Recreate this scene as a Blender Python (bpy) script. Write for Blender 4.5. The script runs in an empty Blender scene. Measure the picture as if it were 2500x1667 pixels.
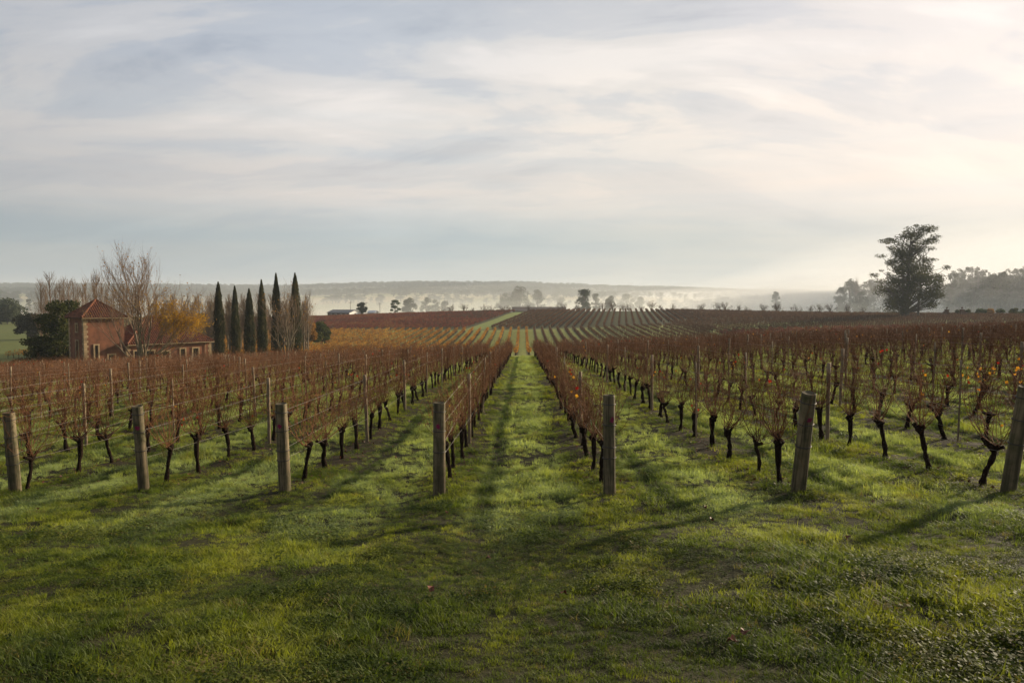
import bpy, math, random
import numpy as np
from mathutils import Vector, Matrix

R = math.radians
PI = math.pi
scene = bpy.context.scene
COL = scene.collection
rng = np.random.default_rng(7)
random.seed(7)

# ------------------------------------------------------------------ camera, world, sun, exposure
SUN_AZ, SUN_EL = R(53), R(17)          # azimuth clockwise from +Y (rows run along +Y)
SUN = Vector((math.sin(SUN_AZ) * math.cos(SUN_EL), math.cos(SUN_AZ) * math.cos(SUN_EL), math.sin(SUN_EL)))
cam_d = bpy.data.cameras.new('camera')
cam = bpy.data.objects.new('camera', cam_d); COL.objects.link(cam)
cam_d.sensor_width = 36.0; cam_d.lens = 26.02
cam_d.clip_start = 0.05; cam_d.clip_end = 30000
cam.location = (0, 0, 0)
cam.rotation_euler = (R(90 - 3.165), 0, R(0.81))
scene.camera = cam

world = bpy.data.worlds.new('World'); scene.world = world; world.use_nodes = True


def N(nt, typ, **kw):
    n = nt.nodes.new(typ)
    for k, v in kw.items():
        if k == 'inp':
            for a, b in v.items():
                n.inputs[a].default_value = b
        else:
            setattr(n, k, v)
    return n


def ramp(nt, fac, stops, interp='LINEAR'):
    r = nt.nodes.new('ShaderNodeValToRGB')
    cr = r.color_ramp; cr.interpolation = interp
    while len(cr.elements) < len(stops):
        cr.elements.new(0.5)
    for e, (p, c) in zip(cr.elements, stops):
        e.position = p
        e.color = (c, c, c, 1) if isinstance(c, (int, float)) else (*c, 1)
    nt.links.new(fac, r.inputs['Fac'])
    return r.outputs['Color']


def math_(nt, op, a, b=None, c=None, clamp=False):
    m = nt.nodes.new('ShaderNodeMath'); m.operation = op; m.use_clamp = clamp
    for i, v in enumerate((a, b, c)):
        if v is None: continue
        if isinstance(v, (int, float)): m.inputs[i].default_value = v
        else: nt.links.new(v, m.inputs[i])
    return m.outputs[0]


def mix(nt, fac, a, b, mode='MIX'):
    m = nt.nodes.new('ShaderNodeMix'); m.data_type = 'RGBA'; m.blend_type = mode
    for sock, v in ((m.inputs['Factor'], fac), (m.inputs['A'], a), (m.inputs['B'], b)):
        if isinstance(v, (int, float)): sock.default_value = v
        elif isinstance(v, tuple): sock.default_value = (*v, 1)
        else: nt.links.new(v, sock)
    return m.outputs['Result']


def noise(nt, vec, scale, detail=3, rough=0.55, dist=0.0):
    n = nt.nodes.new('ShaderNodeTexNoise')
    n.inputs['Scale'].default_value = scale; n.inputs['Detail'].default_value = detail
    n.inputs['Roughness'].default_value = rough; n.inputs['Distortion'].default_value = dist
    if vec is not None: nt.links.new(vec, n.inputs['Vector'])
    return n.outputs['Fac']


def mapping(nt, vec, loc=(0, 0, 0), rot=(0, 0, 0), scale=(1, 1, 1)):
    m = nt.nodes.new('ShaderNodeMapping')
    m.inputs['Location'].default_value = loc; m.inputs['Rotation'].default_value = rot; m.inputs['Scale'].default_value = scale
    nt.links.new(vec, m.inputs['Vector'])
    return m.outputs['Vector']


nt = world.node_tree; nt.nodes.clear()
wo = nt.nodes.new('ShaderNodeOutputWorld'); bg = nt.nodes.new('ShaderNodeBackground')
bg.inputs['Strength'].default_value = 0.051
sky = nt.nodes.new('ShaderNodeTexSky'); sky.sky_type = 'NISHITA'; sky.sun_disc = False
sky.sun_elevation = SUN_EL; sky.sun_rotation = SUN_AZ
sky.air_density = 1.0; sky.dust_density = 2.0; sky.ozone_density = 1.0
tc = nt.nodes.new('ShaderNodeTexCoord')
sep = nt.nodes.new('ShaderNodeSeparateXYZ'); nt.links.new(tc.outputs['Generated'], sep.inputs[0])
zc = math_(nt, 'MAXIMUM', sep.outputs['Z'], 0.0)
zd = math_(nt, 'ADD', zc, 0.34)
comb = nt.nodes.new('ShaderNodeCombineXYZ')
nt.links.new(math_(nt, 'DIVIDE', sep.outputs['X'], zd), comb.inputs['X'])
nt.links.new(math_(nt, 'DIVIDE', sep.outputs['Y'], zd), comb.inputs['Y'])
P = comb.outputs[0]
# overall cloud sheet colour by height above the horizon (values are radiance / 0.1)
base = ramp(nt, zc, [(0.0, (5.4, 5.5, 5.3)), (0.035, (5.2, 5.7, 5.7)), (0.075, (5.1, 5.6, 5.6)), (0.14, (7.9, 7.3, 6.7)),
                     (0.22, (8.1, 7.7, 7.2)), (0.31, (7.0, 7.0, 7.0)), (0.45, (4.9, 5.2, 5.7)), (1.0, (3.4, 3.8, 4.5))], 'EASE')
# streaky cloud structure on the plane of the clouds
m1 = mapping(nt, P, rot=(0, 0, R(-58)), scale=(0.55, 1.6, 1))
n1 = noise(nt, m1, 2.3, 8, 0.55, 0.7)
m2 = mapping(nt, P, loc=(3.1, 7.7, 0), rot=(0, 0, R(24)), scale=(0.7, 1.5, 1))
n2 = noise(nt, m2, 3.2, 9, 0.60, 0.9)
cover = math_(nt, 'ADD', math_(nt, 'MULTIPLY', n1, 0.6), math_(nt, 'MULTIPLY', n2, 0.4))
cmul = ramp(nt, cover, [(0.34, (0.70, 0.76, 0.84)), (0.44, (0.88, 0.92, 0.97)), (0.51, (1.08, 1.06, 1.04)), (0.62, (1.26, 1.21, 1.16))], 'EASE')
strength_hi = ramp(nt, zc, [(0.02, 0.25), (0.12, 0.45), (0.25, 1.0)])
cmul = mix(nt, strength_hi, (1.0, 1.0, 1.0), cmul)
cl = mix(nt, 1.0, base, cmul, 'MULTIPLY')
# thin low bands near the horizon
m3 = mapping(nt, tc.outputs['Generated'], scale=(1.6, 1.6, 26))
n3 = noise(nt, m3, 1.6, 4, 0.5, 0.3)
band = ramp(nt, n3, [(0.36, (0.88, 0.95, 1.0)), (0.6, (1.07, 1.04, 1.01))])
bandm = ramp(nt, zc, [(0.0, 0.2), (0.05, 0.9), (0.2, 0.5), (0.33, 0.0)])
cl = mix(nt, math_(nt, 'MULTIPLY', bandm, 0.85), cl, mix(nt, 1.0, cl, band, 'MULTIPLY'))
# the veil glows warm round the hidden sun
dotn = nt.nodes.new('ShaderNodeVectorMath'); dotn.operation = 'DOT_PRODUCT'
nt.links.new(tc.outputs['Generated'], dotn.inputs[0]); dotn.inputs[1].default_value = SUN
glow = ramp(nt, dotn.outputs['Value'], [(0.5, (0, 0, 0)), (0.74, (0.9, 0.62, 0.45)), (0.86, (1.7, 1.2, 1.0)), (0.95, (2.3, 1.65, 1.45)), (1.0, (5.0, 3.9, 3.1))], 'EASE')
side = ramp(nt, dotn.outputs['Value'], [(0.0, (0.62, 0.66, 0.74)), (0.45, (0.93, 0.95, 1.0)), (0.7, (1, 1, 1))])
cl = mix(nt, 1.0, mix(nt, 1.0, cl, side, 'MULTIPLY'), glow, 'ADD')
veil = mix(nt, 0.93, sky.outputs['Color'], cl)
nt.links.new(veil, bg.inputs['Color']); nt.links.new(bg.outputs[0], wo.inputs['Surface'])

sun_d = bpy.data.lights.new('sun', 'SUN'); sun = bpy.data.objects.new('sun', sun_d); COL.objects.link(sun)
sun_d.energy = 5.0; sun_d.angle = R(2.2); sun_d.color = (1.0, 0.84, 0.62)
sun.rotation_euler = SUN.to_track_quat('Z', 'Y').to_euler()
scene.view_settings.view_transform = 'Standard'; scene.view_settings.look = 'None'
scene.view_settings.exposure = 0.95; scene.view_settings.gamma = 1.0
scene.view_settings.use_curve_mapping = False
scene.render.engine = 'CYCLES'
cy = scene.cycles
cy.use_denoising = True
cy.max_bounces = 6; cy.diffuse_bounces = 2; cy.glossy_bounces = 2; cy.transmission_bounces = 3; cy.volume_bounces = 3
cy.transparent_max_bounces = 8

# ------------------------------------------------------------------ helpers
def tag(o, label=None, cat=None, group=None, kind=None):
    if label: o['label'] = label
    if cat: o['category'] = cat
    if group: o['group'] = group
    if kind: o['kind'] = kind
    return o


def empty(name, loc=(0, 0, 0), rz=0.0):
    o = bpy.data.objects.new(name, None); COL.objects.link(o)
    o.empty_display_size = 0.3; o.location = loc; o.rotation_euler = (0, 0, rz)
    return o


def link(name, me, parent=None, loc=None, rot=None, scale=None, col=None):
    o = bpy.data.objects.new(name, me); (col or COL).objects.link(o)
    if parent is not None: o.parent = parent
    if loc is not None: o.location = loc
    if rot is not None: o.rotation_euler = rot
    if scale is not None: o.scale = scale
    return o


class MB:
    """collects polygons with material indices and turns them into one mesh"""
    def __init__(s):
        s.V = []; s.n = 0; s.F = []; s.M = []

    def add(s, V, F, m=0):
        V = np.asarray(V, float).reshape(-1, 3); F = np.asarray(F, int)
        if len(F) == 0: return
        s.V.append(V); s.F.append(F + s.n); s.M.append(np.full(len(F), m)); s.n += len(V)

    def tube(s, pts, rad, k=5, m=0, cap=False):
        pts = np.asarray(pts, float); n = len(pts)
        rad = np.broadcast_to(np.asarray(rad, float), (n,))
        d = np.gradient(pts, axis=0); d /= (np.linalg.norm(d, axis=1, keepdims=True) + 1e-9)
        up = np.where(np.abs(d[:, 2:3]) > 0.9, np.array([[1., 0, 0]]), np.array([[0, 0, 1.]]))
        if (np.abs(d[:, 2]) > 0.9).any(): up = np.tile(np.array([[1., 0.13, 0]]), (n, 1)) if (np.abs(d[:, 0]) < 0.95).all() else up
        u = np.cross(d, up); u /= (np.linalg.norm(u, axis=1, keepdims=True) + 1e-9)
        v = np.cross(d, u)
        a = np.arange(k) * 2 * PI / k
        V = pts[:, None, :] + rad[:, None, None] * (np.cos(a)[None, :, None] * u[:, None, :] + np.sin(a)[None, :, None] * v[:, None, :])
        i = np.arange(n - 1)[:, None] * k; j = np.arange(k)[None, :]; j2 = (j + 1) % k
        F = np.stack([i + j, i + j2, i + k + j2, i + k + j], -1).reshape(-1, 4)
        s.add(V, F, m)
        if cap:
            base = s.n - n * k
            s.F.append(np.array([[base + (n - 1) * k + q for q in range(k)]])); s.M.append(np.array([m]))

    def box(s, c, h, m=0, rz=0.0):
        c = np.array(c, float); h = np.array(h, float)
        V = np.array([[x, y, z] for x in (-1, 1) for y in (-1, 1) for z in (-1, 1)], float) * h
        if rz:
            V = V @ np.array([[math.cos(rz), math.sin(rz), 0], [-math.sin(rz), math.cos(rz), 0], [0, 0, 1]])
        s.add(V + c, [[0, 1, 3, 2], [4, 6, 7, 5], [0, 4, 5, 1], [2, 3, 7, 6], [0, 2, 6, 4], [1, 5, 7, 3]], m)

    def mesh(s, name, mats, smooth=True):
        me = bpy.data.meshes.new(name)
        if not isinstance(mats, (list, tuple)): mats = [mats]
        for m_ in mats: me.materials.append(m_)
        if not s.V: return me
        V = np.concatenate(s.V)
        me.vertices.add(len(V)); me.vertices.foreach_set('co', V.ravel().astype(np.float32))
        loops = np.concatenate([f.ravel() for f in s.F]); sizes = np.concatenate([np.full(len(f), f.shape[1]) for f in s.F])
        me.loops.add(len(loops)); me.loops.foreach_set('vertex_index', loops.astype(np.int32))
        st = np.concatenate([[0], np.cumsum(sizes)[:-1]])
        me.polygons.add(len(sizes)); me.polygons.foreach_set('loop_start', st.astype(np.int32))
        me.polygons.foreach_set('loop_total', sizes.astype(np.int32))
        me.polygons.foreach_set('material_index', np.concatenate(s.M).astype(np.int32))
        me.polygons.foreach_set('use_smooth', np.full(len(sizes), smooth))
        me.update(calc_edges=True); me.validate()
        return me


def leaf_quads(mb, C, size, rg, m=0, flat=0.0, bend=True, aspect=1.0):
    """small randomly turned leaf faces (bent quads) at centres C"""
    n = len(C)
    if n == 0: return
    a = rg.normal(size=(n, 3)); a[:, 2] *= (1 - flat); a /= np.linalg.norm(a, axis=1, keepdims=True) + 1e-9
    b = rg.normal(size=(n, 3)); b[:, 2] *= (1 - flat); b -= (b * a).sum(1, keepdims=True) * a
    b /= np.linalg.norm(b, axis=1, keepdims=True) + 1e-9
    c = np.cross(a, b)
    s = np.asarray(size) * rg.uniform(0.6, 1.3, n); s = s[:, None]
    V = np.stack([C - a * s * .5 * aspect, C + b * s * .42 + c * s * .14, C + a * s * .5 * aspect, C - b * s * .42 + c * s * .1], 1).reshape(-1, 3)
    i = np.arange(n)[:, None] * 4
    mb.add(V, i + np.array([[0, 1, 2, 3]]), m)


def fbm(x, y, seed=0, octaves=3):
    """value noise in numpy, about -1..1"""
    x = np.asarray(x, float); y = np.asarray(y, float); out = 0; amp = 1; tot = 0
    for o in range(octaves):
        xi = np.floor(x); yi = np.floor(y); fx = x - xi; fy = y - yi
        fx = fx * fx * (3 - 2 * fx); fy = fy * fy * (3 - 2 * fy)
        def h(a, b):
            v = np.sin(a * 127.1 + b * 311.7 + seed * 74.7 + o * 19.3) * 43758.5453
            return (v - np.floor(v)) * 2 - 1
        v = (h(xi, yi) * (1 - fx) + h(xi + 1, yi) * fx) * (1 - fy) + (h(xi, yi + 1) * (1 - fx) + h(xi + 1, yi + 1) * fx) * fy
        out = out + v * amp; tot += amp; amp *= 0.5; x = x * 2.03 + 5.1; y = y * 2.03 + 1.7
    return out / tot


def smooth(a, b, t):
    t = np.clip((np.asarray(t, float) - a) / (b - a), 0, 1); return t * t * (3 - 2 * t)


# ------------------------------------------------------------------ terrain
TX = np.array([-400, -250, -120, -60, 0, 60, 160, 260, 400.])
def L_(a): return a + np.array([-9, -7, -4.5, -2.34, 0, 2.34, 4.6, 5.6, 6.])
TY = [-40, 0, 12, 31, 54, 79, 100, 130, 178, 210, 264, 330, 390, 430, 600, 900]
TZ = np.array([L_(0.4), L_(-1.6), L_(-3.15), L_(-3.8), L_(-4.9), L_(-6.15),
               [-11.5, -11, -10.7, -9.8, -7.6, -5.3, -3.4, -3.2, -3.5],
               [-11, -11, -11, -10.8, -9.7, -7.4, -5.3, -5, -5],
               [-11, -11, -11.4, -12.1, -12.5, -10.3, -7.6, -7, -7],
               [-10.8, -11, -11.4, -12.0, -12.3, -10.2, -7.6, -7, -7],
               [-10.6, -10.8, -11.3, -11.0, -10.4, -8.6, -6.6, -6.6, -7],
               [-10.5, -10.6, -10.6, -9.2, -8.2, -7.2, -6.5, -6.9, -7.5],
               [-10.4, -10.4, -9.7, -7.7, -6.2, -5.7, -6.9, -8.3, -9],
               [-10.4, -10.5, -10.2, -8.4, -7.0, -6.6, -7.6, -8.6, -9],
               [-12, -13, -15, -17, -18, -18, -16, -13, -10],
               [-20, -21, -22, -23, -24, -24, -22, -18, -14.]])
def pchipish(xn, yn, x):
    """cubic Hermite with finite difference tangents, evaluated along axis 0 of yn"""
    i = np.clip(np.searchsorted(xn, x) - 1, 0, len(xn) - 2)
    h = xn[i + 1] - xn[i]; t = np.clip((x - xn[i]) / h, 0, 1)
    m = np.zeros_like(yn); d = np.diff(yn, axis=0) / np.diff(xn).reshape(-1, *([1] * (yn.ndim - 1)))
    m[1:-1] = (d[1:] + d[:-1]) / 2; m[0] = d[0]; m[-1] = d[-1]
    s = (slice(None),) + (None,) * (yn.ndim - 1)
    t = t[s]; h = h[s]
    return ((2 * t**3 - 3 * t**2 + 1) * yn[i] + (t**3 - 2 * t**2 + t) * h * m[i] + (-2 * t**3 + 3 * t**2) * yn[i + 1] + (t**3 - t**2) * h * m[i + 1])

TYn = np.array(TY, float)
HU = np.array([-1.6, -.7, -.3, -.15, 0, .1, .2, .3, .45, .7, 1.6]); HZ = np.array([72, 70, 60, 74, 74, 60, 50, 38, 30, 32, 40.])

def ground_z(X, Y, detail=True):
    X = np.atleast_1d(np.asarray(X, float)); Y = np.atleast_1d(np.asarray(Y, float))
    cols = pchipish(TYn, TZ, np.clip(Y, -40, 900))                      # (n, 9)
    xc = np.clip(X, -400, 400)
    i = np.clip(np.searchsorted(TX, xc) - 1, 0, len(TX) - 2)
    n = np.arange(len(X)); h = TX[i + 1] - TX[i]; t = (xc - TX[i]) / h
    d = np.diff(cols, axis=1) / np.diff(TX)[None]
    m = np.zeros_like(cols); m[:, 1:-1] = (d[:, 1:] + d[:, :-1]) / 2; m[:, 0] = d[:, 0]; m[:, -1] = d[:, -1]
    z = ((2 * t**3 - 3 * t**2 + 1) * cols[n, i] + (t**3 - 2 * t**2 + t) * h * m[n, i] + (-2 * t**3 + 3 * t**2) * cols[n, i + 1] + (t**3 - t**2) * h * m[n, i + 1])
    far = Y > 900
    if far.any():
        H = np.interp(X / np.maximum(Y, 1), HU, HZ)
        zf = np.interp(Y, [900, 1400, 1900, 2150, 2500, 3000, 3500, 4200, 6000, 9500], [0, 0.02, .33, .38, .48, .72, 1, .95, .7, .5])
        hz = -23 + (H + 23) * zf + fbm(X / 420, Y / 300, 5, 3) * 7 * smooth(1500, 3000, Y)
        z = np.where(far, hz, z)
    if detail:
        near = 1 - smooth(25, 90, np.hypot(X, Y))
        z = z + near * (0.085 * fbm(X / 1.1, Y / 1.2, 1, 3) + 0.12 * fbm(X / 5.0 + 3, Y / 6.0, 2, 2) + 0.012 * fbm(X / .28, Y / .28, 9, 2))
        # low berm along each row, wheel tracks either side of the lane
        c = np.abs(((X - 1.35 + 1.35) % 2.7) - 1.35)       # distance from the vine line
        inb = smooth(9, 13, Y + 0.2 * X) * (1 - smooth(80, 88, Y))
        z = z + inb * (0.05 * np.exp(-(c / 0.35)**2) * 1.0 - 0.035 * np.exp(-((c - 0.75) / 0.16)**2))
    return z


def gz(x, y): return float(ground_z(x, y)[0])

# distance from the vine line must be zero at X = +-1.35: lane centre is X = 0
def row_dist(X): return np.abs(((np.asarray(X) + 0.0) % 2.7) - 1.35)

def px(xd, D):
    """world X of a picture column (2352 px wide view) at distance D along the rows"""
    return (xd - 1200) / 1700.0 * D


# ------------------------------------------------------------------ materials
def mat(name):
    m = bpy.data.materials.new(name); m.use_nodes = True
    t = m.node_tree; b = t.nodes['Principled BSDF']
    return m, t, b


def simple(name, col, rough=0.7, spec=0.3, var=0.0, nscale=3.0, col2=None, bump=0.0, metal=0.0):
    m, t, b = mat(name)
    b.inputs['Roughness'].default_value = rough; b.inputs['Specular IOR Level'].default_value = spec; b.inputs['Metallic'].default_value = metal
    g = t.nodes.new('ShaderNodeTexCoord'); oi = t.nodes.new('ShaderNodeObjectInfo')
    n = noise(t, g.outputs['Object'], nscale, 4, 0.6)
    c2 = col2 or tuple(c * (1 - var) for c in col)
    c = mix(t, ramp(t, n, [(0.35, 0.0), (0.65, 1.0)]), col, c2)
    k = t.nodes.new('ShaderNodeMapRange'); t.links.new(oi.outputs['Random'], k.inputs[0])
    k.inputs[3].default_value = 1 - var * 0.5; k.inputs[4].default_value = 1 + var * 0.5
    hs = t.nodes.new('ShaderNodeHueSaturation'); t.links.new(k.outputs[0], hs.inputs['Value']); t.links.new(c, hs.inputs['Color'])
    t.links.new(hs.outputs[0], b.inputs['Base Color'])
    if bump:
        bm = t.nodes.new('ShaderNodeBump'); bm.inputs['Strength'].default_value = bump; bm.inputs['Distance'].default_value = 0.02
        t.links.new(noise(t, g.outputs['Object'], nscale * 6, 4, 0.65), bm.inputs['Height']); t.links.new(bm.outputs[0], b.inputs['Normal'])
    return m


def foliage(name, c1, c2, c3=None, trans=0.35, nscale=0.35, rough=0.7, spec=0.08):
    """thin leaves: diffuse + translucent, colour varies by clump (world space)"""
    m, t, b = mat(name)
    geo = t.nodes.new('ShaderNodeNewGeometry'); oi = t.nodes.new('ShaderNodeObjectInfo')
    n = noise(t, geo.outputs['Position'], nscale, 3, 0.6)
    n2 = noise(t, geo.outputs['Position'], nscale * 9, 2, 0.6)
    f = math_(t, 'ADD', math_(t, 'MULTIPLY', n, 0.6), math_(t, 'MULTIPLY', n2, 0.4))
    st = [(0.38, c1), (0.52, c2)] + ([(0.64, c3)] if c3 else [])
    c = ramp(t, f, st)
    k = t.nodes.new('ShaderNodeMapRange'); t.links.new(oi.outputs['Random'], k.inputs[0]); k.inputs[3].default_value = 0.8; k.inputs[4].default_value = 1.2
    hs = t.nodes.new('ShaderNodeHueSaturation'); t.links.new(k.outputs[0], hs.inputs['Value']); t.links.new(c, hs.inputs['Color'])
    b.inputs['Roughness'].default_value = rough; b.inputs['Specular IOR Level'].default_value = spec
    t.links.new(hs.outputs[0], b.inputs['Base Color'])
    tr = t.nodes.new('ShaderNodeBsdfTranslucent'); t.links.new(hs.outputs[0], tr.inputs['Color'])
    ms = t.nodes.new('ShaderNodeMixShader'); ms.inputs[0].default_value = trans
    t.links.new(b.outputs[0], ms.inputs[1]); t.links.new(tr.outputs[0], ms.inputs[2])
    t.links.new(ms.outputs[0], t.nodes['Material Output'].inputs['Surface'])
    return m


def rowmask(t, pos, rot=0.0, lo=0.25, hi=0.6):
    """1 near a vine line, 0 in the lane (world space)"""
    v = mapping(t, pos, rot=(0, 0, rot)) if rot else pos
    s = t.nodes.new('ShaderNodeSeparateXYZ'); t.links.new(v, s.inputs[0])
    w = math_(t, 'ADD', s.outputs['X'], 0.0)
    fr = math_(t, 'FLOORED_MODULO', w, 2.7)
    d = math_(t, 'ABSOLUTE', math_(t, 'SUBTRACT', fr, 1.35))
    mr = t.nodes.new('ShaderNodeMapRange'); mr.interpolation_type = 'SMOOTHSTEP'
    t.links.new(d, mr.inputs[0]); mr.inputs[1].default_value = lo; mr.inputs[2].default_value = hi; mr.inputs[3].default_value = 1; mr.inputs[4].default_value = 0
    return mr.outputs[0], d


TILT = R(7.7)
# ground
def make_ground_mat():
    m, t, b = mat('ground_grass')
    geo = t.nodes.new('ShaderNodeNewGeometry'); pos = geo.outputs['Position']
    att = t.nodes.new('ShaderNodeAttribute'); att.attribute_name = 'base'
    zn = t.nodes.new('ShaderNodeAttribute'); zn.attribute_name = 'zone'
    zs = t.nodes.new('ShaderNodeSeparateColor'); t.links.new(zn.outputs['Color'], zs.inputs[0])
    r1, d1 = rowmask(t, pos, 0, 0.2, 0.62); r2, d2 = rowmask(t, pos, TILT, 0.2, 0.7)
    nA = noise(t, pos, 0.9, 5, 0.65); nB = noise(t, pos, 9.0, 4, 0.7); nC = noise(t, pos, 0.06, 4, 0.6)
    c = mix(t, ramp(t, nA, [(0.35, 0), (0.65, 0.75)]), att.outputs['Color'], mix(t, 1.0, att.outputs['Color'], (0.62, 0.62, 0.55), 'MULTIPLY'))
    c = mix(t, ramp(t, nB, [(0.4, 0), (0.7, 0.6)]), c, mix(t, 1.0, c, (1.35, 1.3, 1.1), 'MULTIPLY'))
    c = mix(t, ramp(t, nC, [(0.35, 0), (0.7, 0.5)]), c, mix(t, 1.0, c, (1.25, 1.05, 0.85), 'MULTIPLY'))
    soil = mix(t, nB, (0.022, 0.016, 0.008), (0.055, 0.042, 0.018))
    wob = ramp(t, nA, [(0.3, 0.35), (0.6, 1.0)])
    f1 = math_(t, 'MULTIPLY', math_(t, 'MULTIPLY', r1, zs.outputs['Red']), wob)
    f2 = math_(t, 'MULTIPLY', math_(t, 'MULTIPLY', r2, zs.outputs['Green']), wob)
    c = mix(t, math_(t, 'MAXIMUM', f1, f2), c, soil)
    c = mix(t, math_(t, 'MULTIPLY', zs.outputs['Blue'], 0.9), c, (0.055, 0.042, 0.022))
    t.links.new(c, b.inputs['Base Color']); b.inputs['Roughness'].default_value = 0.95; b.inputs['Specular IOR Level'].default_value = 0.1
    bm = t.nodes.new('ShaderNodeBump'); bm.inputs['Strength'].default_value = 0.5; bm.inputs['Distance'].default_value = 0.08
    t.links.new(math_(t, 'ADD', nB, math_(t, 'MULTIPLY', nA, 1.5)), bm.inputs['Height']); t.links.new(bm.outputs[0], b.inputs['Normal'])
    return m


def make_grass_mat(name, kind):
    m, t, b = mat(name)
    geo = t.nodes.new('ShaderNodeNewGeometry'); pos = geo.outputs['Position']; oi = t.nodes.new('ShaderNodeObjectInfo')
    r1, d1 = rowmask(t, pos, 0, 0.30, 0.75)
    s = t.nodes.new('ShaderNodeSeparateXYZ'); t.links.new(pos, s.inputs[0])
    inb = t.nodes.new('ShaderNodeMapRange'); inb.interpolation_type = 'SMOOTHSTEP'
    t.links.new(math_(t, 'ADD', s.outputs['Y'], math_(t, 'MULTIPLY', s.outputs['X'], 0.2)), inb.inputs[0]); inb.inputs[1].default_value = 6.5; inb.inputs[2].default_value = 12.0
    lane = math_(t, 'MULTIPLY', math_(t, 'SUBTRACT', 1.0, r1), inb.outputs[0])
    v = mapping(t, pos, scale=(1, 0.55, 1))
    nA = noise(t, v, 0.75, 4, 0.6, 0.3); nB = noise(t, pos, 5.0, 3, 0.6)
    f = math_(t, 'ADD', math_(t, 'MULTIPLY', nA, 0.7), math_(t, 'MULTIPLY', nB, 0.3))
    if kind == 'weed':
        c = ramp(t, f, [(0.35, (0.028, 0.050, 0.006)), (0.5, (0.062, 0.088, 0.009)), (0.64, (0.16, 0.17, 0.020))])
    else:
        c = ramp(t, f, [(0.34, (0.032, 0.058, 0.009)), (0.46, (0.105, 0.142, 0.015)), (0.57, (0.25, 0.27, 0.028)), (0.71, (0.28, 0.28, 0.07))])
    dew = ramp(t, noise(t, v, 0.9, 4, 0.6, 0.5), [(0.36, 0.15), (0.58, 1.0)])
    dewf = math_(t, 'MULTIPLY', dew, math_(t, 'ADD', math_(t, 'MULTIPLY', lane, 0.72), 0.08))
    c = mix(t, dewf, c, (0.38, 0.45, 0.21))
    # pressed wheel tracks stay wet, dark and free of dew
    fr = math_(t, 'FLOORED_MODULO', math_(t, 'ADD', s.outputs['X'], math_(t, 'MULTIPLY', nA, 0.7)), 2.7)
    trk = math_(t, 'ABSOLUTE', math_(t, 'SUBTRACT', fr, 2.7 - 0.22))
    tk = t.nodes.new('ShaderNodeMapRange'); tk.interpolation_type = 'SMOOTHSTEP'; t.links.new(trk, tk.inputs[0]); tk.inputs[1].default_value = 0.07; tk.inputs[2].default_value = 0.27; tk.inputs[3].default_value = 1; tk.inputs[4].default_value = 0
    c = mix(t, math_(t, 'MULTIPLY', math_(t, 'MULTIPLY', tk.outputs[0], 0.8), inb.outputs[0]), c, (0.035, 0.062, 0.016))
    # headland turf: weedier tone and weaker backlight, both painted in as darker colour
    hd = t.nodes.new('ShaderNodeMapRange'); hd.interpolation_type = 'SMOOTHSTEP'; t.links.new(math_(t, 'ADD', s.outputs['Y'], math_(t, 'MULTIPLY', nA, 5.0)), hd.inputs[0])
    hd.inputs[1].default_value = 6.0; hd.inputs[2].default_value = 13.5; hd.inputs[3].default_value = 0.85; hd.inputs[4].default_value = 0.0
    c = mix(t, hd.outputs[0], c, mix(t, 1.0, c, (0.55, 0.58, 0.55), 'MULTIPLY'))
    # a few straw blades
    straw = ramp(t, oi.outputs['Random'], [(0.90, 0.0), (0.97, 0.7)])
    c = mix(t, straw, c, (0.16, 0.12, 0.05))
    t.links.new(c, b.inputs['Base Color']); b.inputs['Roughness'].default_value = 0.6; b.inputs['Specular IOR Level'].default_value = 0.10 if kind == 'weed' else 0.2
    tr = t.nodes.new('ShaderNodeBsdfTranslucent'); t.links.new(mix(t, 1.0, c, (1.25, 1.25, 0.55), 'MULTIPLY'), tr.inputs['Color'])
    ms = t.nodes.new('ShaderNodeMixShader'); ms.inputs[0].default_value = 0.5
    t.links.new(b.outputs[0], ms.inputs[1]); t.links.new(tr.outputs[0], ms.inputs[2])
    t.links.new(ms.outputs[0], t.nodes['Material Output'].inputs['Surface'])
    return m


def make_wood(name, c1, c2, c3):
    m, t, b = mat(name)
    g = t.nodes.new('ShaderNodeTexCoord'); oi = t.nodes.new('ShaderNodeObjectInfo')
    add = t.nodes.new('ShaderNodeVectorMath'); add.operation = 'ADD'
    t.links.new(g.outputs['Object'], add.inputs[0]); t.links.new(oi.outputs['Random'], add.inputs[1])
    v = mapping(t, add.outputs[0], scale=(14, 14, 0.9)); v2 = mapping(t, add.outputs[0], scale=(45, 45, 1.6))
    n1_ = noise(t, v, 1.0, 4, 0.6, 0.4); n2_ = noise(t, v2, 1.0, 3, 0.6); n3_ = noise(t, add.outputs[0], 4.5, 4, 0.65)
    c = mix(t, ramp(t, n1_, [(0.35, 0), (0.62, 1)]), c1, c2)
    c = mix(t, ramp(t, n3_, [(0.42, 0), (0.68, 0.8)]), c, c3)
    crack = ramp(t, n2_, [(0.33, 1.0), (0.42, 0.0)])
    c = mix(t, math_(t, 'MULTIPLY', crack, 0.75), c, (0.02, 0.016, 0.01))
    t.links.new(c, b.inputs['Base Color']); b.inputs['Roughness'].default_value = 0.8; b.inputs['Specular IOR Level'].default_value = 0.25
    bm = t.nodes.new('ShaderNodeBump'); bm.inputs['Strength'].default_value = 0.6; bm.inputs['Distance'].default_value = 0.01
    t.links.new(math_(t, 'ADD', n2_, n1_), bm.inputs['Height']); t.links.new(bm.outputs[0], b.inputs['Normal'])
    return m


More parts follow.
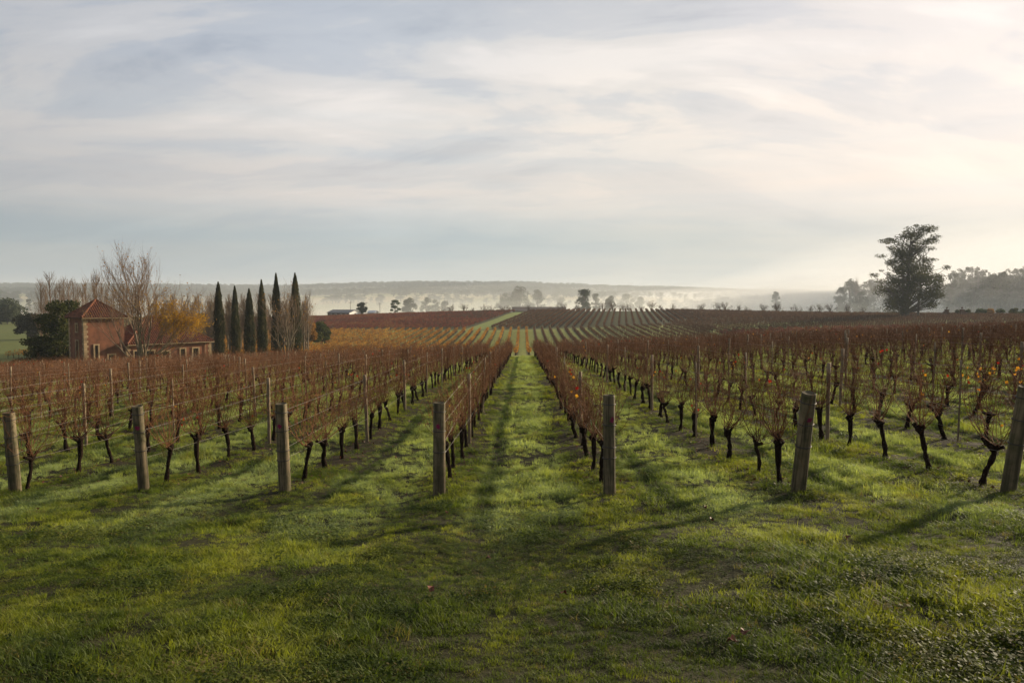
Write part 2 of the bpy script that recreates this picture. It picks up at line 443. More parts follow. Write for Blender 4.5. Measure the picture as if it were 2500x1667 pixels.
M = {}
M['ground'] = make_ground_mat()
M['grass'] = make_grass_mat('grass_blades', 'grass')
M['weed'] = make_grass_mat('clover_leaves', 'weed')
M['post'] = make_wood('weathered_post_wood', (0.058, 0.045, 0.024), (0.21, 0.16, 0.09), (0.04, 0.045, 0.015))
M['stake'] = make_wood('trellis_post_wood', (0.17, 0.125, 0.075), (0.27, 0.205, 0.125), (0.10, 0.08, 0.045))
M['endgrain'] = simple('post_end_grain', (0.11, 0.09, 0.055), 0.9, 0.1, 0.4, 30, bump=0.5)
M['wire'] = simple('galvanised_wire', (0.24, 0.21, 0.18), 0.6, 0.3, 0.1, 5, metal=0.5)
M['loop'] = simple('rusty_tie_wire', (0.05, 0.04, 0.032), 0.6, 0.4, 0.3, 30)
M['tag'] = simple('crimson_paint', (0.27, 0.012, 0.06), 0.6, 0.3, 0.4, 40, col2=(0.13, 0.01, 0.04))
M['vine_bark'] = simple('vine_bark', (0.030, 0.019, 0.012), 0.95, 0.05, 0.5, 25, bump=1.0)
M['cane'] = simple('vine_cane', (0.078, 0.032, 0.015), 0.85, 0.06, 0.5, 4, col2=(0.165, 0.082, 0.038))
M['cane_far'] = simple('vine_cane_far', (0.060, 0.025, 0.013), 0.9, 0.05, 0.4, 2, col2=(0.095, 0.045, 0.022))
M['leaf_red'] = foliage('vine_leaf_red', (0.20, 0.012, 0.010), (0.36, 0.03, 0.013), (0.48, 0.09, 0.02), 0.4, 4)
M['leaf_yellow'] = foliage('vine_leaf_yellow', (0.38, 0.13, 0.015), (0.58, 0.27, 0.02), (0.66, 0.38, 0.04), 0.4, 4)
M['far_yellow'] = foliage('yellow_vine_foliage', (0.18, 0.075, 0.018), (0.44, 0.20, 0.022), (0.56, 0.32, 0.045), 0.3, 0.07)
M['far_red'] = foliage('red_vine_foliage', (0.075, 0.04, 0.024), (0.165, 0.038, 0.022), (0.24, 0.10, 0.03), 0.3, 0.03)
M['far_brown'] = foliage('brown_vine_foliage', (0.075, 0.042, 0.024), (0.12, 0.06, 0.03), (0.16, 0.09, 0.03), 0.3, 0.08)
M['litter'] = simple('dead_leaf', (0.15, 0.04, 0.018), 0.6, 0.3, 0.6, 20, col2=(0.11, 0.045, 0.02))
M['bark'] = simple('tree_bark', (0.16, 0.125, 0.09), 0.85, 0.2, 0.4, 3, col2=(0.07, 0.055, 0.04), bump=0.4)
M['palebark'] = simple('pale_bark', (0.20, 0.16, 0.11), 0.85, 0.1, 0.4, 2.5, col2=(0.09, 0.07, 0.048))
M['twig'] = simple('bare_twig', (0.21, 0.145, 0.095), 0.8, 0.2, 0.4, 1.2, col2=(0.13, 0.08, 0.05))
M['poplar'] = simple('poplar_twig', (0.20, 0.135, 0.085), 0.85, 0.1, 0.3, 1.0, col2=(0.13, 0.085, 0.052))
M['euc'] = foliage('eucalypt_leaves', (0.018, 0.024, 0.010), (0.05, 0.055, 0.018), (0.11, 0.10, 0.03), 0.3, 0.35)
M['eucbark'] = simple('eucalypt_bark', (0.10, 0.085, 0.07), 0.8, 0.2, 0.4, 1.0)
M['cypress'] = foliage('cypress_foliage', (0.014, 0.018, 0.005), (0.034, 0.035, 0.009), (0.085, 0.062, 0.02), 0.2, 0.8)
M['dark_green'] = foliage('dark_evergreen_leaves', (0.018, 0.028, 0.006), (0.05, 0.06, 0.010), (0.11, 0.10, 0.016), 0.25, 0.5)
M['mid_green'] = foliage('green_tree_leaves', (0.025, 0.045, 0.014), (0.05, 0.075, 0.02), None, 0.3, 0.3)
M['gold'] = foliage('golden_leaves', (0.16, 0.09, 0.012), (0.38, 0.20, 0.02), (0.52, 0.32, 0.04), 0.45, 0.8)
M['orange_tree'] = foliage('orange_tree_leaves', (0.16, 0.09, 0.02), (0.34, 0.17, 0.025), None, 0.35, 0.4)
M['far_tree'] = foliage('far_tree_leaves', (0.03, 0.042, 0.022), (0.055, 0.065, 0.032), None, 0.2, 0.02)
M['scrub'] = simple('scrub_twig', (0.10, 0.065, 0.045), 0.85, 0.2, 0.4, 1.5)
M['pink'] = simple('terracotta_render', (0.215, 0.090, 0.052), 0.9, 0.08, 0.25, 0.7, col2=(0.105, 0.052, 0.034), bump=0.25)
M['stone'] = simple('sandstone', (0.36, 0.26, 0.15), 0.9, 0.15, 0.35, 1.7, col2=(0.22, 0.155, 0.09), bump=0.4)
M['tile'] = simple('clay_tile', (0.23, 0.085, 0.042), 0.85, 0.1, 0.45, 2.5, col2=(0.09, 0.042, 0.028))
M['tile_base'] = simple('roof_underlay', (0.085, 0.04, 0.028), 0.9, 0.1, 0.3, 3)
M['dark'] = simple('dark_interior', (0.012, 0.011, 0.010), 0.6, 0.3, 0.2, 3)
M['glass'] = simple('window_glass', (0.02, 0.022, 0.025), 0.08, 0.6, 0.1, 3)
M['white'] = simple('white_paint', (0.72, 0.70, 0.66), 0.6, 0.3, 0.1, 2)
M['metal_roof'] = simple('grey_metal_roof', (0.13, 0.12, 0.115), 0.6, 0.4, 0.3, 0.6)
M['shed'] = simple('brown_shed_boards', (0.12, 0.085, 0.07), 0.85, 0.2, 0.3, 0.7)
M['pole'] = simple('pole_timber', (0.09, 0.075, 0.06), 0.85, 0.2, 0.3, 3)
M['brick'] = simple('old_brick', (0.14, 0.085, 0.06), 0.9, 0.2, 0.35, 2.5, bump=0.3)
M['car'] = simple('car_paint', (0.55, 0.56, 0.58), 0.25, 0.6, 0.1, 2)
M['rubber'] = simple('tyre_rubber', (0.02, 0.02, 0.02), 0.8, 0.2, 0.1, 2)

# ------------------------------------------------------------------ ground sheet
def near_steps(a0, first, growth, end):
    v = [a0]; s = first
    while v[-1] < end:
        v.append(v[-1] + s); s *= growth
    return v
ys = sorted(set([-60, -50, -40, -30, -22, -15, -10, -6, -3, -1] + near_steps(0.6, 0.10, 1.0125, 100)))
ys = [y for y in ys if y < 100] + near_steps(100, 2.2, 1.0, 440) + near_steps(442.0, 5, 1.035, 9300)
xs = np.array(near_steps(0, 0.13, 1.021, 9000.0)); xs = np.concatenate([-xs[:0:-1], xs])
ys = np.array(ys)
GX, GY = np.meshgrid(xs, ys)
gx, gy = GX.ravel(), GY.ravel()
gzv = ground_z(gx, gy)
mb = MB(); ny, nx = GX.shape
idx = np.arange(ny * nx).reshape(ny, nx)
mb.add(np.stack([gx, gy, gzv], 1), np.stack([idx[:-1, :-1], idx[:-1, 1:], idx[1:, 1:], idx[1:, :-1]], -1).reshape(-1, 4))
gme = mb.mesh('ground', M['ground'])
track_c = -17 + (gy - 264) * (17.5 / 130.0)
colr = np.zeros((len(gx), 4)); colr[:, 3] = 1
def lerp(c0, c1, f): return c0 + (np.array(c1) - c0) * f[:, None]
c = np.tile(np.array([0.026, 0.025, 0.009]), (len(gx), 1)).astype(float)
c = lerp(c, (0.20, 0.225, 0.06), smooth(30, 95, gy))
c = lerp(c, (0.075, 0.075, 0.032), smooth(264, 270, gy) * (1 - smooth(400, 410, gy)) * (gx > -135))
mead = smooth(90, 130, gy) * (1 - smooth(-75, -60, gx)) * (gx < -60)
c = lerp(c, (0.095, 0.115, 0.036), mead)
c = lerp(c, (0.15, 0.19, 0.055), smooth(262, 270, gy) * (np.abs(gx - track_c) < 4.5) * (1 - smooth(395, 405, gy)))
c = lerp(c, (0.20, 0.20, 0.085), smooth(430, 700, gy))
f_ = smooth(-0.15, 0.15, fbm(gx / 500, gy / 160, 21, 2))
c = lerp(c, (0.30, 0.25, 0.14), smooth(900, 1300, gy) * f_)
c = lerp(c, (0.05, 0.06, 0.03), smooth(2250, 2700, gy))
colr[:, :3] = c
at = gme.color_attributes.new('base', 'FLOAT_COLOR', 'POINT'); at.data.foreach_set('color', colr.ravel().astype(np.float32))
zon = np.zeros((len(gx), 4)); zon[:, 3] = 1
zon[:, 0] = smooth(10.5, 13, gy + 0.2 * gx) * (1 - smooth(83, 86, gy)) + smooth(138, 141, gy) * (1 - smooth(260, 263, gy) * (gx < 55)) * (1 - smooth(284, 287, gy)) * (gx > -100) * (gx < 270)
zon[:, 1] = smooth(267, 270, gy) * (1 - smooth(394, 398, gy)) * (np.abs(gx - track_c) > 4.5) * (gx > -135) * (gx < 215) * (gy < 402 - np.maximum(0, gx - 90))
zon[:, 2] = np.exp(-((gy - 264.5 - 0.02 * gx) / 1.6)**2) * (gx > -20) + np.exp(-((gy - 416) / 5.0)**2) * 0.5
at = gme.color_attributes.new('zone', 'FLOAT_COLOR', 'POINT'); at.data.foreach_set('color', zon.ravel().astype(np.float32))
ground = link('ground', gme); tag(ground, 'rolling grassy farmland ground with mown vineyard lanes', kind='structure')

# ------------------------------------------------------------------ instancing for things nobody could count
def scatter(name, pts, rot, scl, idx_, source_meshes, label, cat=None):
    sc = bpy.data.collections.new(name + '_sources')
    for i, me in enumerate(source_meshes):
        o = bpy.data.objects.new('%s_source_%02d' % (name, i), me); sc.objects.link(o)
    me = bpy.data.meshes.new(name); me.vertices.add(len(pts)); me.vertices.foreach_set('co', np.asarray(pts, np.float32).ravel())
    a = me.attributes.new('rot', 'FLOAT_VECTOR', 'POINT'); a.data.foreach_set('vector', np.asarray(rot, np.float32).ravel())
    a = me.attributes.new('scl', 'FLOAT_VECTOR', 'POINT'); a.data.foreach_set('vector', np.asarray(scl, np.float32).ravel())
    a = me.attributes.new('idx', 'INT', 'POINT'); a.data.foreach_set('value', np.asarray(idx_, np.int32).ravel())
    ng = bpy.data.node_groups.new(name, 'GeometryNodeTree')
    ng.interface.new_socket('Geometry', in_out='INPUT', socket_type='NodeSocketGeometry')
    ng.interface.new_socket('Geometry', in_out='OUTPUT', socket_type='NodeSocketGeometry')
    gi = ng.nodes.new('NodeGroupInput'); go = ng.nodes.new('NodeGroupOutput')
    ci = ng.nodes.new('GeometryNodeCollectionInfo'); ci.inputs['Collection'].default_value = sc
    ci.inputs['Separate Children'].default_value = True; ci.inputs['Reset Children'].default_value = True
    ip = ng.nodes.new('GeometryNodeInstanceOnPoints'); ip.inputs['Pick Instance'].default_value = True
    def attr(nm, ty):
        q = ng.nodes.new('GeometryNodeInputNamedAttribute'); q.data_type = ty; q.inputs['Name'].default_value = nm; return q.outputs['Attribute']
    er = ng.nodes.new('FunctionNodeEulerToRotation')
    L = ng.links.new
    L(gi.outputs[0], ip.inputs['Points']); L(ci.outputs[0], ip.inputs['Instance'])
    L(attr('idx', 'INT'), ip.inputs['Instance Index']); L(attr('rot', 'FLOAT_VECTOR'), er.inputs[0]); L(er.outputs[0], ip.inputs['Rotation'])
    L(attr('scl', 'FLOAT_VECTOR'), ip.inputs['Scale']); L(ip.outputs[0], go.inputs[0])
    o = link(name, me); md = o.modifiers.new('scatter', 'NODES'); md.node_group = ng
    tag(o, label, cat, kind='stuff')
    return o

# ------------------------------------------------------------------ grass tufts
def tuft_mesh(seed, n, hgt, spread, width):
    rg = np.random.default_rng(seed); mb = MB()
    a = rg.uniform(0, 2 * PI, n); r = spread * np.sqrt(rg.uniform(0, 1, n))
    b0 = np.stack([r * np.cos(a), r * np.sin(a), np.full(n, -0.015)], 1)
    h = hgt * rg.uniform(0.45, 1.15, n); la = rg.uniform(0, 2 * PI, n); lean = h * rg.uniform(0.15, 0.95, n)
    d = np.stack([np.cos(la), np.sin(la), np.zeros(n)], 1); s = np.stack([-np.sin(la), np.cos(la), np.zeros(n)], 1)
    up = np.array([0, 0, 1.0]); w = (width * rg.uniform(0.6, 1.2, n))[:, None]
    p1 = b0 + d * (lean * 0.3)[:, None] + up * (h * 0.6)[:, None]; p2 = b0 + d * lean[:, None] + up * (h * 0.95)[:, None]
    V = np.stack([b0 - s * w, b0 + s * w, p1 + s * w * .8, p1 - s * w * .8, p2], 1).reshape(-1, 3)
    i = np.arange(n)[:, None] * 5
    mb.add(V, i + np.array([[0, 1, 2, 3]])); mb.add(V[:0], [[]][:0]) if False else None
    mb.F.append(i + np.array([[3, 2, 4]])); mb.M.append(np.zeros(n, int))
    return mb.mesh('grass_tuft', M['grass'])


def weed_mesh(seed, n, spread, ls):
    rg = np.random.default_rng(seed); mb = MB()
    a = rg.uniform(0, 2 * PI, n); r = spread * np.sqrt(rg.uniform(0, 1, n)); z = rg.uniform(0.01, 0.05, n)
    C = np.stack([r * np.cos(a), r * np.sin(a), z], 1)
    nn = rg.normal(size=(n, 3)) * 0.4; nn[:, 2] = 1; nn /= np.linalg.norm(nn, axis=1, keepdims=True)
    u = np.cross(nn, rg.normal(size=(n, 3))); u /= np.linalg.norm(u, axis=1, keepdims=True); v = np.cross(nn, u)
    sz = (ls * rg.uniform(.6, 1.3, n))[:, None]
    ring = [C + sz * (math.cos(q) * u + math.sin(q) * v) * (1 if q else 1.2) + nn * sz * 0.12 * (q % 2) for q in np.arange(6) * PI / 3]
    V = np.stack(ring, 1).reshape(-1, 3)
    mb.add(V, np.arange(n)[:, None] * 6 + np.arange(6)[None])
    return mb.mesh('weed_patch', M['weed'])


tufts = [tuft_mesh(1, 40, 0.055, 0.07, 0.0022), tuft_mesh(2, 46, 0.07, 0.08, 0.0024), tuft_mesh(3, 34, 0.095, 0.06, 0.0026), tuft_mesh(4, 50, 0.045, 0.09, 0.0022),
         weed_mesh(5, 60, 0.08, 0.006), weed_mesh(6, 46, 0.09, 0.008)]

def grass_layer(y0, y1, dens, sc, rs, side=0.80):
    area = side * (y1**2 - y0**2)
    n = int(area * dens)
    Y = np.sqrt(rs.uniform(y0**2, y1**2, n)); X = rs.uniform(-side, side, n) * Y
    cov = fbm(X / 0.9, Y / 1.1, 31, 3); row = row_dist(X); inb = smooth(10.5, 12.5, Y + .2 * X) * (1 - smooth(80, 86, Y))
    keep = 0.96 - 0.72 * smooth(0.14, 0.46, fbm(X / 0.55 + 9, Y / 0.7, 33, 3))
    keep *= 1 - 0.5 * inb * (1 - smooth(0.12, 0.52, row)) * smooth(-0.5, 0.1, fbm(X / .7, Y / .9, 35, 2))
    k = rs.uniform(0, 1, n) < keep
    X, Y, cov, row, inb = X[k], Y[k], cov[k], row[k], inb[k]; n = len(X)
    s = sc * rs.uniform(0.6, 1.3, n) * (0.70 + 0.75 * smooth(-0.3, 0.45, cov))
    hz = rs.uniform(0.75, 1.25, n) * (0.75 + 0.35 * inb * smooth(.4, .9, row))
    wf = smooth(-0.05, 0.35, fbm(X / 1.3 + 40, Y / 1.3, 37, 2)) * (1 - smooth(9, 14, Y)) * 0.55 + 0.08
    isw = rs.uniform(0, 1, n) < wf
    ii = np.where(isw, rs.integers(4, 6, n), rs.integers(0, 4, n))
    hz = np.where(isw, hz * 1.1, hz)
    return np.stack([X, Y, ground_z(X, Y)], 1), np.stack([rs.normal(0, .1, n), rs.normal(0, .1, n), rs.uniform(0, 6.28, n)], 1), np.stack([s, s, s * hz], 1), ii

rs = np.random.default_rng(11)
parts = [grass_layer(2.5, 8.5, 400, 0.85, rs), grass_layer(8.5, 15, 190, 1.05, rs), grass_layer(15, 34, 60, 1.4, rs), grass_layer(34, 60, 17, 2.1, rs), grass_layer(60, 98, 6.5, 2.9, rs)]
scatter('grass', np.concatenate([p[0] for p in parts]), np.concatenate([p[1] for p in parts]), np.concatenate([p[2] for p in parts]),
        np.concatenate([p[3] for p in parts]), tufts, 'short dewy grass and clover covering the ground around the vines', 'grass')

# ------------------------------------------------------------------ grapevines
def curve_pts(p0, ctrl, n):
    P_ = [np.array(p0, float)] + [np.array(c, float) for c in ctrl]; P_ = np.array(P_)
    t = np.linspace(0, 1, n)[:, None]
    if len(P_) == 3: return (1 - t)**2 * P_[0] + 2 * t * (1 - t) * P_[1] + t**2 * P_[2]
    return (1 - t)**3 * P_[0] + 3 * t * (1 - t)**2 * P_[1] + 3 * t**2 * (1 - t) * P_[2] + t**3 * P_[3]


def vine_meshes(seed):
    rg = np.random.default_rng(seed)
    hh = rg.uniform(0.50, 0.66)
    tr = MB()
    p = np.array([[0, 0, -0.12], [0, 0, 0.05], [0, 0, .2], [0, 0, .35], [0, 0, hh - .08], [0, 0, hh], [0, 0, hh + .06]], float)
    off = np.cumsum(rg.normal(0, .024, (7, 2)) + rg.normal(0, .010, 2), 0); p[:, :2] += off - off[1]
    rr = np.array([.062, .050, .042, .042, .050, .078, .038]) * rg.uniform(.78, 1.15)
    pp = np.concatenate([np.linspace(p[i], p[i + 1], 3)[:-1] for i in range(6)] + [p[-1:]]); r2 = np.interp(np.linspace(0, 6, len(pp)), range(7), rr) * rg.uniform(.72, 1.28, len(pp))
    tr.tube(pp, r2, 9, cap=True)
    head = p[5]; ends = []
    for sgn in (-1, 1):
        for q in range(rg.integers(1, 3)):
            e = head + np.array([rg.normal(0, .05), sgn * rg.uniform(.08, .24), rg.uniform(.03, .13)])
            cp = curve_pts(head - [0, 0, .04], [head + np.array([0, sgn * .05, 0]), e], 5)
            tr.tube(cp, np.linspace(.036, .024, 5) * rg.uniform(.9, 1.2, 5), 6, cap=True); ends.append(e)
    ends += [head + [0, 0, .04]] * 2
    cn = MB(); tips = []
    nc = rg.integers(18, 34)
    for i in range(nc):
        s = ends[rg.integers(len(ends))] + rg.normal(0, .015, 3)
        outy = rg.normal(0, .42); outx = rg.normal(0, .17)
        H = rg.uniform(.64, 1.12) * (1 - 0.12 * abs(outy))
        mid = s + np.array([outx * .9 + rg.normal(0, .04), outy * .85 + rg.normal(0, .05), H * .22])
        mid2 = s + np.array([outx * 1.1 + rg.normal(0, .05), outy * 1.05 + rg.normal(0, .07), H * .7])
        e = s + np.array([outx * .9 + rg.normal(0, .10), outy + rg.normal(0, .14), H])
        c_ = curve_pts(s, [mid, mid2, e], 8); c_[1:-1] += rg.normal(0, .010, (6, 3))
        cn.tube(c_, np.linspace(.0058, .0032, 8), 3)
        for j in range(rg.integers(1, 4)):                     # side shoots
            q = c_[rg.integers(3, 8)]; L = rg.uniform(.15, .5)
            d = rg.normal(0, 1, 3); d[2] = d[2] * .6 + .35; d[0] *= .55; d /= np.linalg.norm(d)
            e2 = q + d * L; sh = curve_pts(q, [q + d * L * .5 + rg.normal(0, .05, 3), e2 + np.array([0, 0, -rg.uniform(0, .08)])], 4)
            cn.tube(sh, np.linspace(.0036, .0022, 4), 3); tips.append(e2)
        tips += [c_[-1], c_[-3]]
    for i in range(rg.integers(30, 52)):                       # tangle caught in the fruiting wires
        q = head + np.array([rg.normal(0, .13), rg.uniform(-.85, .85), rg.uniform(.32, 1.05)])
        d = rg.normal(0, 1, 3); d[0] *= .35; d[2] *= .8; d /= np.linalg.norm(d); L = rg.uniform(.2, .65)
        sh = curve_pts(q, [q + d * L * .5 + rg.normal(0, .06, 3), q + d * L], 5)
        cn.tube(sh, np.linspace(.0038, .0022, 5), 3)
    for i in range(rg.integers(1, 4)):                         # a long wild shoot or two
        q = tips[rg.integers(len(tips))]; d = np.array([rg.normal(0, .6), rg.normal(0, .8), rg.uniform(-.3, .6)]); d /= np.linalg.norm(d); L = rg.uniform(.3, .6)
        cn.tube(curve_pts(q, [q + d * L * .5 + [0, 0, .1], q + d * L], 6), np.linspace(.0042, .002, 6), 3)
    return tr.mesh('vine_trunk', M['vine_bark']), cn.mesh('vine_canes', M['cane']), np.array(tips)

NV = 20
vines = [vine_meshes(100 + i) for i in range(NV)]

# leaf meshes (lobed, curled)
def leaf_mesh(name, m, seed, size=.068):
    rg = np.random.default_rng(seed); mb = MB()
    out = []
    for k in range(14):
        a = k / 14 * 2 * PI; r = size * .5 * (1.0 if k % 3 == 0 else .72) * rg.uniform(.85, 1.1)
        out.append([r * math.cos(a), r * math.sin(a), .22 * size * math.sin(2 * a + seed) + rg.normal(0, .006)])
    V = np.array([[0, 0, 0]] + out); F = [[0, 1 + k, 1 + (k + 1) % 14] for k in range(14)]
    mb.add(V, F); return mb.mesh(name, m, smooth=False)
red_leaves = [leaf_mesh('red_leaf', M['leaf_red'], i) for i in range(3)]
yel_leaves = [leaf_mesh('yellow_leaf', M['leaf_yellow'], 10 + i) for i in range(2)]

ORD = ['zeroth', 'first', 'second', 'third', 'fourth', 'fifth', 'sixth', 'seventh', 'eighth', 'ninth', 'tenth', 'eleventh', 'twelfth', 'thirteenth', 'fourteenth',
       'fifteenth', 'sixteenth', 'seventeenth', 'eighteenth', 'nineteenth', 'twentieth']
TENS = {2: 'twenty', 3: 'thirty', 4: 'forty', 5: 'fifty', 6: 'sixty', 7: 'seventy'}
def ordn(n):
    if n <= 20: return ORD[n]
    t_, u = divmod(n, 10)
    if u == 0: return {3: 'thirtieth', 4: 'fortieth', 5: 'fiftieth', 6: 'sixtieth', 7: 'seventieth'}[t_]
    return TENS[t_] + '-' + ORD[u]

def row_x(k): return 1.35 + 2.7 * (k - 1) if k > 0 else -1.35 + 2.7 * (k + 1)
def row_name(k): return '%s row %s of central lane' % (ordn(abs(k)), 'right' if k > 0 else 'left')
def front_y(x): return 11.6 - 0.2 * x if abs(x) < 10 else 11.6 - .2 * np.sign(x) * 10 + 0.06 * (abs(x) - 10)

rv = np.random.default_rng(5)
cand = []; firsts = {1: 1.2, -1: 1.4, 2: .55, -2: 1.0, 3: .55, -3: .8, -4: .4}
rows = [k for k in range(-30, 33) if k != 0]
for k in rows:
    x = row_x(k); y = front_y(x) + firsts.get(k, rv.uniform(.5, 1.2)); n = 1
    yend = 84 + rv.uniform(-.5, .5) - (3 if x < -30 else 0)
    while y < yend:
        if -0.80 * y - 2 < x < 0.84 * y + 7:
            inview = abs(x - 0.0) < 0.715 * y + .4
            cand.append((math.hypot(x, y) + (0 if inview else 1000), k, n, x + rv.normal(0, .03), y + rv.normal(0, .06), inview))
        y += 1.5; n += 1
cand.sort()
individual = cand[:300]; rest = cand[300:]
print('vines', len(cand))
gr_v = 'bare grapevines in the near block'
pts, rot_, scl_, id_ = [], [], [], []
yellow_spot = (px(2262, 14.0), 14.0)
protos = {}
for c_i, (dist, k, n, x, y, inv) in enumerate(individual):
    vi = int(rv.integers(NV)); flip = rv.random() < .5
    z = gz(x, y); s = rv.uniform(.95, 1.10)
    side = 'right' if k > 0 else 'left'
    if vi not in protos:
        root = empty('grapevine')
        a_ = link('trunk', vines[vi][0], root); b_ = link('canes', vines[vi][1], root); b_['kind'] = 'stuff'
        protos[vi] = (root, a_, b_)
    else:
        p_ = protos[vi]; root = p_[0].copy(); COL.objects.link(root)
        a_ = p_[1].copy(); COL.objects.link(a_); a_.parent = root
        b_ = p_[2].copy(); COL.objects.link(b_); b_.parent = root
    root.location = (x, y, z); root.rotation_euler = (rv.normal(0, .03), rv.normal(0, .03), (PI if flip else 0) + rv.normal(0, .12)); root.scale = (s, s, s * rv.uniform(.95, 1.06))
    extra = ''
    nl = 0
    if dist < 26:
        pr = 0.6 if k > 0 else 0.4
        nl = int(rv.integers(1, 5)) if rv.random() < pr else 0
    elif rv.random() < .12: nl = 1
    yel = abs(x - 9.45) < .3 and 13.0 < y < 15.2
    if yel: nl = 16
    tips = vines[vi][2]
    c0 = tips[rv.integers(len(tips))]
    for q in range(nl):
        t_ = tips[rv.integers(len(tips))] if (yel or rv.random() < .4) else c0 + rv.normal(0, .06, 3)
        lm = yel_leaves[rv.integers(2)] if (yel and rv.random() < .7 or rv.random() < .25) else red_leaves[rv.integers(3)]
        lf = link('leaf', lm, root, tuple(t_ + np.array([0, 0, -.03])), (rv.uniform(0, 3), rv.uniform(0, 3), rv.uniform(0, 6)), None)
        sc_ = rv.uniform(.7, 1.2) * (1 if dist < 26 else 1.4); lf.scale = (sc_, sc_, sc_)
    what = 'yellow-leaved vine' if yel else ('bare vine' if nl == 0 else ('bare vine with one leaf' if nl == 1 else 'red-flecked bare vine'))
    if n == 1: lab = '%s nearest the front, %s' % (what, row_name(k))
    else: lab = '%s, %s from front, %s' % (what, ordn(n), row_name(k))
    tag(root, lab, 'grapevine', gr_v)
n = len(rest)
RX = np.array([r[3] for r in rest]); RY = np.array([r[4] for r in rest])
joined = []
for (tm, cm_, tp) in vines:
    mbj = bpy.data.meshes.new('whole_vine')
    b2 = MB()
    for src, mi in ((tm, 0), (cm_, 1)):
        co = np.empty(len(src.vertices) * 3, np.float32); src.vertices.foreach_get('co', co)
        lt = np.empty(len(src.polygons), np.int32); src.polygons.foreach_get('loop_total', lt)
        lv = np.empty(len(src.loops), np.int32); src.loops.foreach_get('vertex_index', lv)
        st = np.concatenate([[0], np.cumsum(lt)[:-1]]); q4 = st[lt == 4]
        b2.add(co.reshape(-1, 3), lv[q4[:, None] + np.arange(4)], mi)
    lr = np.random.default_rng(len(joined)); li = tp[lr.integers(0, len(tp), 1 + len(joined) % 2)]
    leaf_quads(b2, li, .08, lr, 2 if len(joined) % 3 else 3)
    joined.append(b2.mesh('whole_vine', [M['vine_bark'], M['cane'], M['leaf_red'], M['leaf_yellow']]))
s = rv.uniform(.95, 1.1, n)
scatter('grapevines', np.stack([RX, RY, ground_z(RX, RY)], 1), np.stack([np.zeros(n), rv.normal(0, .03, n), np.where(rv.random(n) < .5, PI, 0) + rv.normal(0, .1, n)], 1),
        np.stack([s, s, s], 1), rv.integers(0, NV, n), joined, 'farther rows of bare brown grapevines filling the near vineyard block', 'grapevines')

# ------------------------------------------------------------------ end posts, trellis posts, wires
def end_post(k, x, y, lean, seed):
    rg = np.random.default_rng(seed)
    root = empty('end_post', (x, y, gz(x, y)), rg.uniform(0, .4) - .2)
    H = 1.53 + rg.uniform(-.03, .03); r0 = rg.uniform(.092, .102)
    nk = 28; zz = np.concatenate([[-.25, 0], np.linspace(.12, H - .03, 12), [H - .008, H]])
    a = np.arange(nk) * 2 * PI / nk
    wob = 1 + .035 * np.sin(2 * a + rg.uniform(0, 6)) + .02 * np.sin(5 * a + rg.uniform(0, 6)) + rg.normal(0, .006, nk)
    V = []
    for i, z_ in enumerate(zz):
        rr = r0 * (1.06 - .07 * z_ / H) * (0.93 if i == len(zz) - 1 else 1)
        V.append(np.stack([rr * wob * np.cos(a), rr * wob * np.sin(a), np.full(nk, z_)], 1))
    V = np.concatenate(V); i = np.arange(len(zz) - 1)[:, None] * nk; j = np.arange(nk)[None]; j2 = (j + 1) % nk
    mb = MB(); mb.add(V, np.stack([i + j, i + j2, i + nk + j2, i + nk + j], -1).reshape(-1, 4))
    sp = link('shaft', mb.mesh('post_shaft', M['post']), root)
    mb = MB(); top = V[-nk:]; inner = top * np.array([.55, .55, 1]) - [0, 0, .012]; cc = np.array([[0, 0, H - .018]])
    VV = np.concatenate([top + [0, 0, .0015], inner, cc]); jj = np.arange(nk); j2 = (jj + 1) % nk
    mb.add(VV, np.stack([jj, j2, nk + j2, nk + jj], 1)); mb.F.append(np.stack([nk + jj, nk + j2, np.full(nk, 2 * nk)], 1)); mb.M.append(np.zeros(nk, int))
    link('post_top', mb.mesh('post_top', M['endgrain'], smooth=False), root)
    for hz_ in (H - .14, H - .46, H - .80, H - .97):
        mb = MB(); aa = np.linspace(0, 2 * PI, 25); rr = r0 * (1.06 - .07 * hz_ / H) * 1.05
        tl = rg.normal(0, .05); 
        mb.tube(np.stack([rr * np.cos(aa), rr * np.sin(aa), hz_ + tl * rr * np.cos(aa) + rg.normal(0, .0015, 25)], 1), .0075, 5)
        if hz_ == H - .97 and rg.random() < .5: continue
        link('wire_loop', mb.mesh('wire_loop', M['loop']), root)
    # crimson paint spot, a thin irregular skin lying on the camera side of the post
    if k in (-3, -2, -1, 1, 2, 3):
        az = -PI / 2 + rg.uniform(-.15, .25) + (.35 if k == 1 else 0); hz_ = H - .37
        mb = MB(); P_ = []
        for q in range(16):
            f = q / 16 * 2 * PI; rr_ = .036 * rg.uniform(.6, 1.25)
            th = az + rr_ * math.cos(f) / r0; P_.append([r0 * 1.08 * math.cos(th), r0 * 1.08 * math.sin(th), hz_ + rr_ * 1.15 * math.sin(f)])
        c0 = [[r0 * 1.085 * math.cos(az), r0 * 1.085 * math.sin(az), hz_]]
        mb.add(np.array(c0 + P_), [[0, 1 + q, 1 + (q + 1) % 16] for q in range(16)])
        link('paint_mark', mb.mesh('paint_mark', M['tag']), root)
    root.rotation_euler = (lean, rg.normal(0, .012), root.rotation_euler[2] * .2)
    return root, H

